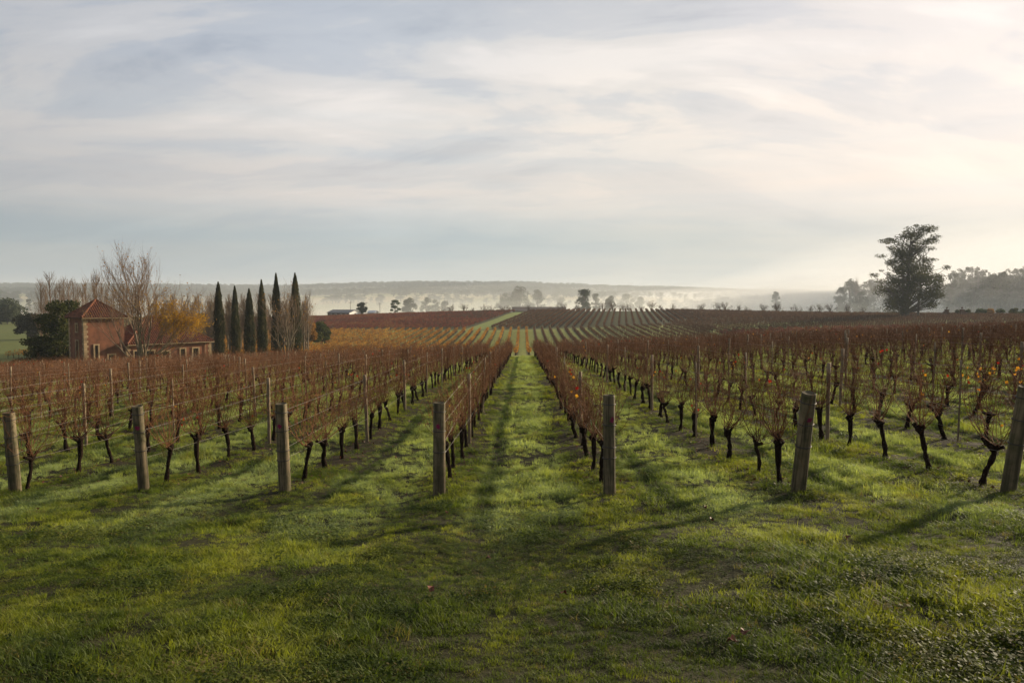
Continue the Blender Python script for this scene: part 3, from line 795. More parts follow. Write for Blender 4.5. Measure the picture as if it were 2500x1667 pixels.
looks = {-4: 'pale round wooden end post cut by the left edge of the photo', -3: 'round grey wooden end post, second from the left of the photo',
         -2: 'lichen-green wooden end post, third from the left, slightly tilted', -1: 'weathered wooden end post on the left of the central lane, long wire tail',
         1: 'upright wooden end post on the right of the central lane', 2: 'dark wooden end post leaning back, second right of the central lane',
         3: 'thick dark wooden end post at the right edge of the photo', -5: 'round wooden end post just beyond the left edge', 4: 'round wooden end post just beyond the right edge'}
ends = {}
for k in (-4, -3, -2, -1, 1, 2, 3):
    x = row_x(k); y = front_y(x)
    lean = {1: .0, -1: .05, 2: .20, 3: .16, -4: .09, -3: .10, -2: .08}[k]
    po, H = end_post(k, x, y, -lean if False else lean, 40 + k)
    # top leans towards the camera (-Y)
    po.rotation_euler[0] = lean
    tag(po, looks[k], 'end post', 'thick wooden end posts along the front of the vineyard')
    ends[k] = (x, y, lean, H)

def stake_mesh(seed, r, H):
    rg = np.random.default_rng(seed); mb = MB()
    zz = np.linspace(-.2, H, 9); off = np.cumsum(rg.normal(0, .004, (9, 2)), 0)
    mb.tube(np.column_stack([off, zz]), r * rg.uniform(.93, 1.07, 9), 10 if r > .03 else 6, cap=True)
    return mb.mesh('trellis_post', M['stake'])
thick = [stake_mesh(i, .042, 1.74) for i in range(3)]; thin = [stake_mesh(9 + i, .021, 1.78) for i in range(3)]
pc = []
for k in rows:
    x = row_x(k); y = front_y(x) + 6.3 + rv.uniform(-.25, .25); n = 1
    while y < 83:
        if -0.80 * y < x < 0.80 * y + 3:
            inview = abs(x) < 0.705 * y
            pc.append((math.hypot(x, y) + (0 if inview else 500), k, n, x + rv.normal(0, .02), y))
        y += 6.0; n += 1
pc.sort()
print('posts', len(pc))
for (d_, k, n, x, y) in pc[:290]:
    th = (n + abs(k)) % 2 == 0 or (k in (-3, -2) and n == 1)
    me = (thick if th else thin)[rv.integers(3)]
    o = link('trellis_post', me, None, (x + .03, y, gz(x, y)), (rv.normal(0, .015), rv.normal(0, .015), rv.uniform(0, 6)))
    w = 'stout round trellis post' if th else 'thin pale trellis stake'
    tag(o, '%s, %s from the front, %s' % (w, ordn(n), row_name(k)), 'trellis post', 'wooden trellis posts standing in the vine rows')
rp = pc[290:]
if rp:
    X = np.array([p[3] for p in rp]); Y = np.array([p[4] for p in rp]); n = len(X)
    scatter('trellis_posts', np.stack([X, Y, ground_z(X, Y)], 1), np.zeros((n, 3)), np.ones((n, 3)), rv.integers(0, 6, n), thick + thin,
            'farthest thin posts standing in the near vineyard block', 'trellis posts')
for k in [k for k in rows if abs(row_x(k)) < 46]:
    x = row_x(k); y0 = front_y(x)
    ystart = max(y0, abs(x) / 0.80 - 1)
    if ystart > 75: continue
    root = empty('trellis_wires', (x, y0, gz(x, y0)))
    for j, h in enumerate((.62, 1.02, 1.34, 1.62)):
        yy = [ystart] if ystart > y0 + .1 else []
        yy += list(np.arange(y0 + 6.3, 83, 3.0)); yy = [v for v in yy if v >= ystart]
        yy = np.array(yy); zz = ground_z(np.full(len(yy), x), yy, False) + h + np.where(np.arange(len(yy)) % 2, -.012, 0)
        P_ = np.column_stack([np.full(len(yy), x + .045 * (-1)**j), yy, zz])
        if k in ends and ystart <= y0 + .1:
            ln, H = ends[k][2], ends[k][3]; hh = H - (.14, .46, .80, .97)[3 - j]
            P_ = np.vstack([[x, y0 - math.sin(ln) * hh + .1, gz(x, y0) + hh * math.cos(ln)], P_])
        if len(P_) < 3: continue
        mb = MB(); mb.tube(P_ - np.array([x, y0, gz(x, y0)]), .0027, 3)
        link('wire', mb.mesh('wire', M['wire']), root)
    tag(root, 'thin fruiting wires strung along the %s' % row_name(k), 'trellis wires', 'trellis wires strung along the rows')

# fallen leaves in the grass
places = [(545, 1152, 'left of the post nearest the lane'), (905, 1058, 'behind the third post from the left'), (998, 1142, 'against the foot of the left lane post'),
          (880, 1010, 'in the lane left of the leaning wires'), (1025, 1190, 'below the post left of the lane'), (1090, 1035, 'near the left wheel track'),
          (1275, 1065, 'on the dewy middle of the central lane'), (1285, 950, 'far up the right side of the central lane'), (1350, 1105, 'beside the first trunk right of the lane'),
          (1640, 1205, 'pale orange, in the wet grass right of the lane'), (1625, 1175, 'large, left of the leaning post'), (1120, 1300, 'in the open grass below the lane'),
          (1297, 1386, 'in clover in the lower middle'), (985, 1375, 'in open turf low and left'), (1690, 1500, 'dark brown, low in the right foreground'),
          (1720, 1480, 'rust coloured, low in the right foreground'), (2010, 1160, 'between the two right end posts'), (1955, 1250, 'right of the shadow of the leaning post'),
          (420, 1120, 'beside the second end post from the left'), (60, 1185, 'below the leftmost post'), (1190, 980, 'in the wheel track of the central lane'), (1235, 900, 'far up the central lane')]
fl = [leaf_mesh('fallen_leaf', M['litter'], 30 + i, .085) for i in range(3)]
for i, (u, v, where) in enumerate(places):
    D = 6.0
    for _ in range(60):
        X = px(u, D); zg = gz(X, D); D += ((-zg * 1700 / (v - 690)) - D) * .5
    X = px(u, D); s_ = rv.uniform(.55, .95)
    o = link('fallen_leaf', fl[i % 3], None, (X, D, gz(X, D) + .05), (rv.normal(0, .5), rv.normal(0, .5), rv.uniform(0, 6)), (s_, s_, s_))
    tag(o, 'curled reddish fallen leaf ' + where, 'leaf', 'fallen leaves lying in the grass')
# prunings under some vines
mb = MB(); rg = np.random.default_rng(77)
for i in range(420):
    k = rows[rg.integers(len(rows))]; k = int(rg.integers(-7, 8)) or 1
    x = row_x(k) + rg.normal(0, .28); y = front_y(row_x(k)) + rg.exponential(9) + .6
    if y > 50: continue
    a = rg.uniform(0, 6.28); L = rg.uniform(.08, .35); z = gz(x, y) + .03
    mb.tube([[x, y, z], [x + L * .5 * math.cos(a), y + L * .5 * math.sin(a), z + rg.uniform(.01, .07)], [x + L * math.cos(a + .3), y + L * math.sin(a + .3), z]], .004, 3)
C_ = []
for i in range(2600):
    k = int(rg.integers(-8, 9)) or 2; y = front_y(row_x(k)) + rg.exponential(9) + .2; x = row_x(k) + rg.normal(0, .3)
    if y < 45: C_.append([x, y])
C_ = np.array(C_); C3 = np.column_stack([C_, ground_z(C_[:, 0], C_[:, 1]) + .035])
leaf_quads(mb, C3, .05, rg, 1, flat=.7)
tag(link('leaf_litter', mb.mesh('leaf_litter', [M['cane_far'], M['litter']])), 'dead leaves and prunings strewn under the vine rows', 'leaf litter', kind='stuff')

# ------------------------------------------------------------------ farther vineyard blocks
def far_vine(seed, leafmat, nleaf, lsize, ncane=26, post=False, cane=None):
    rg = np.random.default_rng(seed); mb = MB()
    for i in range(ncane):
        y = rg.uniform(-.8, .8); x = rg.normal(0, .10); h = rg.uniform(.95, 1.5)
        mb.tube([[0, y * .3, .5], [x, y * .8, .5 + h * .3], [x + rg.normal(0, .08), y, h]], (.011, .010, .007), 3)
    for i in range(12):
        q = np.array([rg.normal(0, .10), rg.uniform(-.75, .75), rg.uniform(.8, 1.35)]); d = rg.normal(0, .25, 3)
        mb.tube([q, q + d * .5 + [0, 0, .03], q + d], .008, 3)
    mb.tube([[0, 0, -.2], [.02, .02, .3], [0, 0, .6]], (.05, .045, .06), 5, 1)
    C_ = np.column_stack([rg.normal(0, .16, nleaf), rg.uniform(-.8, .8, nleaf), rg.uniform(.6, 1.45, nleaf)])
    leaf_quads(mb, C_, lsize, rg, 2)
    if post: mb.tube([[.05, 0, -.2], [.05, 0, 1.75]], .03, 5, 3)
    return mb.mesh('far_vine', [cane or M['cane_far'], M['vine_bark'], leafmat, M['stake']])

def block(name, label, cond, y0, y1, x0, x1, meshes, tilt=0.0, step=1.5, gap=.07, sz=1.0):
    rg = np.random.default_rng(abs(hash(name)) % 1000 if False else len(name) * 7 + int(y0))
    X, Y = [], []
    k0 = int(x0 / 2.7) - 30; k1 = int(x1 / 2.7) + 30
    for k in range(k0, k1):
        xr = 1.35 + 2.7 * k
        t = np.arange(y0 - 60, y1 + 60, step) + rg.uniform(0, step)
        if tilt:      # rows run along azimuth tilt
            cx = xr * math.cos(tilt) + t * math.sin(tilt); cy_ = -xr * math.sin(tilt) + t * math.cos(tilt)
        else: cx, cy_ = np.full(len(t), xr), t
        m = (cy_ > y0) & (cy_ < y1) & (cx > x0) & (cx < x1) & cond(cx, cy_) & (rg.random(len(t)) > gap) & (np.abs(cx) < .80 * cy_ + 12)
        X.append(cx[m]); Y.append(cy_[m])
    X = np.concatenate(X); Y = np.concatenate(Y); n = len(X); print(name, n)
    s = rg.uniform(.9, 1.12, n) * sz
    return scatter(name, np.stack([X, Y, ground_z(X, Y)], 1), np.stack([np.zeros(n), np.zeros(n), np.where(rg.random(n) < .5, PI, 0) - tilt], 1), np.stack([s, s * 1.03, s], 1),
                   rg.integers(0, len(meshes), n), meshes, label, 'vine rows')

V_yel = [far_vine(200 + i, M['far_yellow'], 60, .17, 16, i == 0) for i in range(5)]
V_yb = [far_vine(230 + i, M['far_yellow'], 16, .15, 26, i == 0) for i in range(5)]
V_brn = [far_vine(210 + i, M['far_brown'], 30, .15, 30, i == 0) for i in range(5)]
V_red = [far_vine(220 + i, M['far_red'], 85, .18, 18, i == 0) for i in range(5)]
V_dark = [far_vine(240 + i, M['far_brown'], 75, .16, 44) for i in range(4)]
yes = lambda x, y: np.ones(len(x), bool)
block('yellow_vine_rows', 'rows of yellow and orange leaved vines beyond the near block, left', yes, 140, 261, -100, 1.5, V_yel)
block('brown_vine_rows', 'rows of brown thinning vines in the dip straight ahead, right of the lane', lambda x, y: x < 58 + 4 * np.sin(y / 9), 140, 261, 1.5, 66, V_brn)
block('red_vine_rows', 'red leaved vine rows behind the near block at right', lambda x, y: x > 60 + 4 * np.sin(y / 9), 105, 225, 55, 280, V_red)
block('thinning_vine_rows', 'brown rows with thin stakes between the red vines and the great eucalyptus', lambda x, y: y < 283, 226, 283, 55, 280, V_brn)
tr_c = lambda y: -17 + (y - 264) * (17.5 / 130)
block('crimson_vine_rows', 'rusty crimson vine rows on the slope left of the grass track', lambda x, y: x < tr_c(y) - 4.5, 269, 402, -150, 5, V_red, TILT)
block('dark_vine_rows', 'dark brown vine rows on the crest right of the grass track', lambda x, y: (x > tr_c(y) + 4.5) & (y < 402 - np.maximum(0, x - 90)) & ((x < 52) | (y > 284)), 269, 402, -20, 240, V_dark, TILT)

# ------------------------------------------------------------------ trees
def grow(rg, p, d, L, r, depth, prm, out, tips):
    n = prm.get('seg', 4); pts = [p]; dd = d.copy(); st = L / n
    for i in range(n):
        dd = dd + rg.normal(0, prm['jit'], 3) + np.array([0, 0, prm['up']]); dd /= np.linalg.norm(dd)
        pts.append(pts[-1] + dd * st)
    pts = np.array(pts); out.append((pts, np.linspace(r, r * prm['tap'], n + 1), depth))
    if depth == 0: tips.append(pts[-1]); tips.append(pts[n // 2]); return
    nc = rg.integers(*prm['n'][depth - 1])
    for i in range(nc):
        t = rg.uniform(prm['t0'], 1) if i else 1.0
        f = t * n; i0 = min(int(f), n - 1); q = pts[i0] + (pts[i0 + 1] - pts[i0]) * (f - i0)
        perp = np.cross(dd, rg.normal(size=3)); perp /= np.linalg.norm(perp) + 1e-9
        ang = rg.uniform(*prm['ang']) * (0.5 if i == 0 else 1)
        d2 = dd * math.cos(ang) + perp * math.sin(ang)
        grow(rg, q, d2, L * rg.uniform(*prm['ratio']), r * prm['rr'] * (1 - .25 * t), depth - 1, prm, out, tips)


def limbs_mesh(name, out, mats, kmin=3, thin_mat=1):
    mb = MB()
    dm = max(o[2] for o in out)
    for pts, rad, dep in out:
        mb.tube(pts, np.maximum(rad, .004), max(kmin, 3 + dep), 0 if dep >= dm - 1 else thin_mat)
    return mb.mesh(name, mats)


def blob_points(rg, centers, radii, n, shell=.55):
    centers = np.asarray(centers, float); radii = np.asarray(radii, float)
    w = (radii[:, 0] * radii[:, 1] * radii[:, 2])**(2 / 3); w /= w.sum()
    ci = rg.choice(len(centers), n, p=w)
    d = rg.normal(size=(n, 3)); d /= np.linalg.norm(d, axis=1, keepdims=True)
    r = shell + (1 - shell) * rg.random(n)**.6
    return centers[ci] + d * r[:, None] * radii[ci]


def tree_thing(name, label, cat, loc, trunk_me, crown_me, group=None, rz=0, s=1.0, extra=None):
    root = empty(name, loc, rz); root.scale = (s, s, s) if not isinstance(s, tuple) else s
    if trunk_me: link('trunk', trunk_me, root)
    if crown_me: link('crown', crown_me, root)
    tag(root, label, cat, group); return root


def leafy(seed, w, h, trunk_h, ncl, nleaf, lsize, leafm, barkm, flat=.6, bottom=.25):
    """a leafy tree: trunk + limbs reaching to clumps"""
    rg = np.random.default_rng(seed); C_, R_ = [], []
    for i in range(ncl):
        a = rg.uniform(0, 2 * PI); zf = rg.uniform(bottom, .95); prof = math.sin(PI * min(1, (zf - bottom) / (1 - bottom) * .75 + .18))
        r = w / 2 * prof * rg.uniform(.25, .85)
        C_.append([r * math.cos(a), r * math.sin(a), h * zf]); q = rg.uniform(.10, .20) * w
        R_.append([q, q, q * flat])
    t = MB(); tb = .035 * h
    t.tube([[0, 0, -.6], [0, 0, trunk_h * .5], [rg.normal(0, .02 * w), 0, trunk_h], [0, rg.normal(0, .02 * w), h * .6], [0, 0, h * .85]], [tb, tb * .8, tb * .65, tb * .35, tb * .1], 7)
    for c_ in C_[::2]:
        c_ = np.array(c_); s0 = np.array([0, 0, max(trunk_h * .7, c_[2] * .6)])
        t.tube(curve_pts(s0, [s0 * .5 + c_ * .5 + [0, 0, .05 * h], c_], 5), np.linspace(tb * .35, tb * .08, 5), 4)
    cr = MB(); leaf_quads(cr, blob_points(rg, C_, R_, nleaf, .3), lsize, rg, 0, aspect=1.2)
    return t.mesh('tree_trunk', barkm), cr.mesh('tree_crown', leafm, smooth=False)


# --- great eucalypt on the right
def big_eucalypt():
    D = 285.0; x0 = px(2080, D); z0 = gz(x0, D); k = .0402
    cl = [(1330,150,75,30),(1180,140,34,12),(1250,120,22,10),(1430,225,45,24),(1400,245,40,14),(1040,258,68,20),(1190,195,60,32),(1240,230,60,38),(1310,190,50,26),(1250,310,70,32),
          (1070,340,45,20),(1080,385,70,32),(965,400,45,16),(1345,390,30,22),(1150,430,80,38),(1240,400,60,46),(1350,440,60,26),(1440,435,42,10),(1040,460,60,26),(1150,500,90,46),
          (1300,500,100,46),(1420,500,70,36),(1520,510,42,18),(1060,540,60,34),(980,575,36,18),(880,585,50,16),(960,535,20,9),(1200,580,120,56),(1350,590,110,54),(1500,610,60,32),
          (1080,640,100,46),(970,640,60,22),(915,655,30,18),(1250,680,130,60),(1420,680,90,54),(1510,680,50,44),(1050,720,90,44),(970,700,50,22),(1150,790,110,60),(1330,780,90,54),
          (1440,760,80,40),(1530,780,35,20),(1020,830,60,38),(1120,880,100,52),(1000,870,50,30),(1420,850,60,32),(1350,870,60,28),(1040,915,36,14),
          (1230,760,90,60),(1180,700,90,60),(1290,620,90,50),(1120,820,70,50),(1460,880,30,14),(840,575,22,10),(1010,240,30,10),(1120,225,50,20),(1100,300,52,24),(1330,270,60,24),(1350,330,55,26),(1150,355,62,30),(1010,325,34,14),(1410,330,34,16),(1280,350,60,34)]
    rg = np.random.default_rng(3); C_, R_ = [], []
    for (a, b, rx, ry) in cl:
        yw = 1 - abs(b - 700) / 900.0
        n = 2 if rx > 55 else 1
        for q in range(n):
            C_.append([(a - 1210) * k + rg.normal(0, .15) * rx * k, rg.uniform(-1, 1) * 7.0 * yw * (.45 if rx < 50 else 1), (985 - b) * k])
            up_ = 1.3 if b < 460 else 1.0
            R_.append([rx * k * 1.08 * up_, max(rx * k * .9, 1.3), ry * k * 1.45])
    t = MB()
    t.tube([[-1.0, 0, -1], [-.8, 0, 3], [-.6, 0, 10], [-.3, .3, 18], [-.4, .2, 25], [.6, 0, 33]], [1.25, .95, .75, .55, .35, .08], 10)
    t.tube([[-2.4, .5, -1], [-2.2, .5, 4], [-1.5, 1, 11], [-2.5, 1, 20], [-2.8, .5, 28], [-1.2, .5, 33]], [.9, .7, .5, .34, .2, .05], 8)
    t.tube([[3.3, -.5, -1], [3.35, -.5, 4], [3.6, -.5, 9], [4.4, -.8, 16]], [.5, .4, .34, .12], 8)
    for c_ in C_:
        c_ = np.array(c_); hh = max(2.0, c_[2] - abs(c_[0]) * .75 - 1.5); s0 = np.array([-.5 + .02 * hh, .2, min(hh, 30)])
        t.tube(curve_pts(s0, [s0 * .45 + c_ * .55 + np.array([0, 0, -.6]), c_], 7), np.linspace(.26, .05, 7), 5)
    for q in range(26):                                   # dead bare sticks poking out
        c_ = np.array(C_[rg.integers(len(C_))]); e = c_ + np.array([np.sign(c_[0]) * rg.uniform(.5, 2.2), rg.normal(0, 1), rg.uniform(-1.4, 1.8)])
        t.tube([c_ * [.6, .6, .93], c_, e], [.09, .06, .02], 3)
    cr = MB(); leaf_quads(cr, blob_points(rg, C_, R_, 36000, .15), .38, rg, 0, aspect=1.3)
    tree_thing('eucalyptus_tree', 'towering dark eucalyptus with broad ragged crown standing alone on the right', 'tree', (x0, D, z0),
               t.mesh('eucalypt_trunk', M['eucbark']), cr.mesh('eucalypt_crown', M['euc'], smooth=False))
big_eucalypt()

# --- cypresses
def cypress(seed, h, w, double=False):
    rg = np.random.default_rng(seed); mb = MB(); n = 5200
    z = rg.random(n)**.9; prof = np.where(z < .12, .72 + z / .12 * .28, (1 - ((z - .12) / .88)**4.5) ** .9 * (1 - .35 * z))
    a = rg.uniform(0, 2 * PI, n); lump = 1 + .24 * np.sin(3 * a + z * 14 + seed) * np.sin(z * 27 + a) + rg.normal(0, .10, n)
    r = w / 2 * prof * lump * (rg.random(n)**.25)
    ox = np.zeros(n)
    if double: ox = np.where(rg.random(n) < .5, -1, 1) * np.clip(z - .6, 0, 1) * w * .75
    C_ = np.column_stack([r * np.cos(a) + ox, r * np.sin(a), z * h])
    # upright sprays
    s = rg.uniform(.18, .38, n)[:, None]; out = np.column_stack([np.cos(a), np.sin(a), np.zeros(n)]); sd = np.column_stack([-np.sin(a), np.cos(a), np.zeros(n)])
    tip = C_ + out * s * .25 + [0, 0, 1] * s * 1.1
    V = np.stack([C_ - sd * s * .3, C_ + out * s * .2, C_ + sd * s * .3, tip], 1).reshape(-1, 3)
    mb.add(V, np.arange(n)[:, None] * 4 + np.array([[0, 1, 2, 3]]))
    t = MB(); t.tube([[0, 0, -.5], [0, 0, h * .5], [0, 0, h * .97]], [.16, .10, .02], 6)
    return t.mesh('cypress_trunk', M['bark']), mb.mesh('cypress_foliage', M['cypress'], smooth=False)

cyp = [(499, 651, 27, 120, 'broad dark cypress at the left end of the cypress line'), (537, 660, 21, 123, 'slim cypress, second from the left in the cypress line'),
       (570, 666, 25, 126, 'shortest browner cypress, third from the left in the line'), (599, 645, 23, 129, 'cypress partly veiled by bare twigs, fourth from the left'),
       (633, 630, 24, 132, 'tall narrow cypress rising behind the left limbs of the bare tree'), (677, 630, 30, 134, 'twin-tipped tall cypress at the right end of the cypress line')]
for i, (u, top, w, D, lab) in enumerate(cyp):
    x = px(u, D); z0 = gz(x, D); h = (690 - top) / 1700 * D - z0
    tm, cm_ = cypress(i + 50, h, w / 1700 * D * 1.0, i == 5)
    tree_thing('cypress_tree', lab, 'cypress', (x, D, z0), tm, cm_, 'slender Italian cypresses in a line beside the house', i)

# --- large bare plane tree with golden leaves in front of the house
def plane_tree():
    rg = np.random.default_rng(12); out, tips = [], []
    D = 95.0; x0 = px(316, D); z0 = gz(x0, D)
    prm = dict(jit=.08, up=.10, tap=.5, n=[(4, 7), (4, 6), (3, 5), (3, 5)], t0=.3, ang=(.22, .62), ratio=(.52, .78), rr=.6, seg=5)
    out.append((np.array([[0, 0, -.5], [0, 0, .4], [.05, 0, .8], [.1, 0, 1.1]]), np.array([.42, .34, .31, .30]), 5))
    for (ax, az, L, r) in ((-.30, 1, 6.2, .17), (-.10, 1, 7.0, .17), (.12, 1, 6.8, .16), (.34, 1, 6.2, .16), (-.48, .95, 5.4, .14), (.58, .9, 5.4, .15), (.02, 1, 6.4, .14), (.95, .62, 5.0, .15), (1.0, .42, 4.4, .11), (-.95, .5, 4.4, .11), (-.8, .7, 4.6, .11), (.9, .25, 4.2, .10), (.6, .45, 4.6, .11), (.75, .8, 5.0, .12)):
        d = np.array([ax, rg.normal(0, .4), az]); d /= np.linalg.norm(d)
        grow(rg, np.array([.1 * np.sign(ax), 0, .9]), d, L, r * .82, 4, prm, out, tips)
    lim = [(p_, r_, d_) for p_, r_, d_ in out]
    tr = limbs_mesh('plane_limbs', lim, [M['palebark'], M['twig']])
    tips = np.array(tips)
    hmax = tips[:, 2].max(); print('plane h', hmax, 'w', tips[:, 0].min(), tips[:, 0].max(), len(out))
    m = (tips[:, 0] > .9 + rg.normal(0, .8, len(tips))) & (tips[:, 2] < 8.2 + rg.normal(0, .9, len(tips))) & (tips[:, 2] > 2) & (rg.random(len(tips)) < .62)
    P1 = np.repeat(tips[m], 4, 0); P1 += rg.normal(0, .36, P1.shape)
    m2 = rg.random(len(tips)) < .10
    P2 = tips[m2]
    cr = MB(); leaf_quads(cr, P1, .16, rg, 0); leaf_quads(cr, P2, .17, rg, 1)
    root = tree_thing('plane_tree', 'large bare spreading tree before the house, golden leaves on its lower right', 'tree', (x0, D, z0), tr, cr.mesh('plane_leaves', [M['gold'], M['orange_tree']], smooth=False))
    f = ((690 - 560) / 1700 * D - z0) / np.percentile(tips[:, 2], 99.8); root.scale = (f * 1.2, f * 1.1, f)
plane_tree()

def bare_multi(seed, h, spread, mats, nstem=6, depth=4, r=.11, prm_=None):
    rg = np.random.default_rng(seed); out, tips = [], []
    prm = dict(jit=.09, up=.10, tap=.55, n=[(3, 6), (3, 5), (3, 5), (2, 4)], t0=.3, ang=(.25, .65), ratio=(.5, .75), rr=.6, seg=4)
    if prm_: prm.update(prm_)
    for i in range(nstem):
        a = rg.uniform(0, 6.28); s = spread * rg.uniform(.3, 1); d = np.array([math.cos(a) * s, math.sin(a) * s, 1.0]); d /= np.linalg.norm(d)
        grow(rg, np.array([0, 0, -.1]), d, h * .38, r * rg.uniform(.7, 1.1), depth, prm, out, tips)
    me = limbs_mesh('bare_limbs', out, mats); tips = np.array(tips); return me, tips

tm, tips = bare_multi(21, 11, .62, [M['palebark'], M['twig']], 9, 4, .13)
D = 116; x0 = px(655, D); z0 = gz(x0, D); f = ((690 - 636) / 1700 * D - z0) / tips[:, 2].max()
rg = np.random.default_rng(4); cr = MB(); leaf_quads(cr, tips[rg.random(len(tips)) < .05], .22, rg, 0)
tree_thing('bare_tree', 'pale many-stemmed bare tree in front of the two rightmost cypresses', 'tree', (x0, D, z0), tm, cr.mesh('last_leaves', M['orange_tree'], smooth=False), s=f)

# --- bare poplars
def poplar(seed, h, w, col):
    rg = np.random.default_rng(seed); out, tips = [], []
    out.append((np.array([[0, 0, -.5], [0, .05, h * .3], [.05, 0, h * .65], [0, 0, h]]), np.array([.13, .10, .06, .015]) * h / 12, 3))
    prm = dict(jit=.05, up=.16, tap=.4, n=[(3, 5), (4, 6)], t0=.2, ang=(.12, .45), ratio=(.4, .7), rr=.5, seg=3)
    nb = 34
    for i in range(nb):
        zf = rg.uniform(.12, .92); a = rg.uniform(0, 6.28); s = w / h * 2.0
        d = np.array([math.cos(a) * s, math.sin(a) * s, .9]); d /= np.linalg.norm(d)
        grow(rg, np.array([0, 0, h * zf]), d, h * .28 * (1.15 - zf), .035, 2, prm, out, tips)
    return limbs_mesh('poplar_limbs', out, col), np.array(tips)
pops = [poplar(300 + i, 14, 2.6, [M['poplar'], M['poplar']]) for i in range(4)]
thinp = [poplar(320 + i, 12, 2.0, [M['palebark'], M['poplar']]) for i in range(4)]
pr_ = np.random.default_rng(8)
spots = [(85, 640, 150, 1.1), (107, 624, 152, 1.15), (96, 655, 140, 1.0), (130, 642, 158, 1.0), (140, 636, 160, 1.0), (150, 640, 156, 1.0), (162, 642, 162, 1), (172, 648, 158, .9), (190, 640, 155, 1.0),
         (183, 655, 150, 1.0), (210, 632, 150, 1.0), (216, 618, 146, .9), (228, 636, 150, 1.0), (120, 660, 146, 1), (240, 655, 150, 1), (255, 660, 155, 1.1), (268, 650, 160, 1.1), (285, 655, 150, 1)]
for i, (u, top, D, wf) in enumerate(spots):
    x = px(u, D); z0 = gz(x, D); h = (690 - top) / 1700 * D - z0; f = h / 14.0
    tree_thing('poplar_tree', 'feathery bare poplar behind the house, %s from the left of the poplar screen' % ordn(i + 1), 'poplar', (x, D, z0), pops[i % 4][0], None, 'bare poplars behind the house', pr_.uniform(0, 6), (f * wf * 1.15, f * wf * 1.15, f))
order = sorted([(pr_.uniform(330, 705), pr_.uniform(672, 700), pr_.uniform(142, 175)) for _ in range(78)])
for i, (u, top, D) in enumerate(order):
    x = px(u, D); z0 = gz(x, D); h = (690 - top) / 1700 * D - z0; f = h / 12.0; wf = pr_.uniform(.9, 1.5)
    ref = ('behind the plane tree' if u < 440 else 'between the plane tree and the first cypress' if u < 495 else 'behind the cypress line' if u < 640 else 'behind the many-stemmed bare tree')
    tree_thing('sapling_tree', 'slim bare pale-stemmed tree %s, %s from the left' % (ref, ordn(i + 1)), 'tree', (x, D, z0), thinp[i % 4][0], None, 'slim bare trees of the plantation', pr_.uniform(0, 6), (f * wf, f * wf, f))

# --- dark evergreen bush left of the house and others on the left
def shaped(seed, cl, k, cx, base, depth, nleaf, ls, leafm, barkm, trunkr=.25):
    """leafy tree from an outline of clumps given in picture units, filled out in depth"""
    rg = np.random.default_rng(seed); C_, R_ = [], []
    for (a, b, rx, ry) in cl:
        for q in range(2):
            C_.append([(a - cx) * k, rg.uniform(-1, 1) * depth, (base - b) * k]); R_.append([rx * k, rx * k, ry * k])
    t = MB(); H = max(c_[2] for c_ in C_)
    t.tube([[0, 0, -.6], [.1, 0, H * .3], [0, .1, H * .9]], [trunkr, trunkr * .8, trunkr * .2], 7)
    for c_ in C_:
        c_ = np.array(c_); s0 = np.array([0, 0, c_[2] * .5]); t.tube(curve_pts(s0, [s0 * .5 + c_ * .5, c_], 4), np.linspace(trunkr * .3, .03, 4), 4)
    cr = MB(); leaf_quads(cr, blob_points(rg, C_, R_, nleaf, .35), ls, rg, 0, aspect=1.3)
    return t.mesh('tree_trunk', barkm), cr.mesh('tree_crown', leafm, smooth=False)

D = 111; k = D / 1700
tm, cm_ = shaped(31, [(140, 705, 24, 16), (120, 712, 18, 14), (152, 712, 12, 14), (115, 735, 26, 16), (140, 740, 22, 20), (95, 757, 22, 12), (135, 765, 30, 20), (70, 785, 18, 9), (100, 790, 35, 18),
                      (140, 795, 26, 22), (65, 812, 24, 14), (100, 820, 40, 20), (140, 825, 26, 20), (50, 832, 14, 10)], k, 115, 851, 2.2, 9000, .30, M['dark_green'], M['bark'])
x0 = px(115, D); tree_thing('evergreen_tree', 'dark dense evergreen tree pressed against the left of the house', 'tree', (x0, D, gz(x0, D)), tm, cm_)
D = 210; k = D / 1700
tm, cm_ = shaped(32, [(50, 690, 22, 14), (68, 684, 18, 12), (40, 702, 18, 12), (60, 705, 30, 16), (78, 700, 14, 18), (35, 714, 10, 8), (58, 722, 12, 10)], k, 58, 735, 2.5, 5000, .45, M['cypress'], M['bark'])
x0 = px(58, D); tree_thing('round_tree', 'dark domed evergreen tree left of the poplars by the meadow', 'tree', (x0, D, gz(x0, D)), tm, cm_)
D = 330; k = D / 1700
tm, cm_ = shaped(33, [(5, 690, 28, 28), (22, 696, 16, 16), (-20, 700, 30, 26), (10, 710, 24, 10)], k, 5, 724, 5, 5000, .8, M['far_tree'], M['bark'])
x0 = px(5, D); tree_thing('tree', 'hazy dark tree clump cut by the left edge of the photo', 'tree', (x0, D, gz(x0, D)), tm, cm_)
D = 190; k = D / 1700
tm, cm_ = shaped(34, [(460, 672, 12, 10), (478, 672, 12, 10), (468, 684, 20, 9), (485, 690, 12, 6)], k, 470, 740, 1.5, 2400, .40, M['mid_green'], M['bark'])
x0 = px(470, D); tree_thing('green_tree', 'green crowned tree rising above the bare saplings left of first cypress', 'tree', (x0, D, gz(x0, D)), tm, cm_)
D = 200; k = D / 1700
tm, cm_ = shaped(35, [(735, 688, 14, 14), (742, 702, 12, 16), (728, 708, 16, 14), (745, 716, 8, 8)], k, 735, 730, 2, 3200, .40, M['dark_green'], M['bark'])
x0 = px(735, D); tree_thing('green_tree', 'rounded green tree just left of the white farmhouse', 'tree', (x0, D, gz(x0, D)), tm, cm_)
D = 196; k = D / 1700
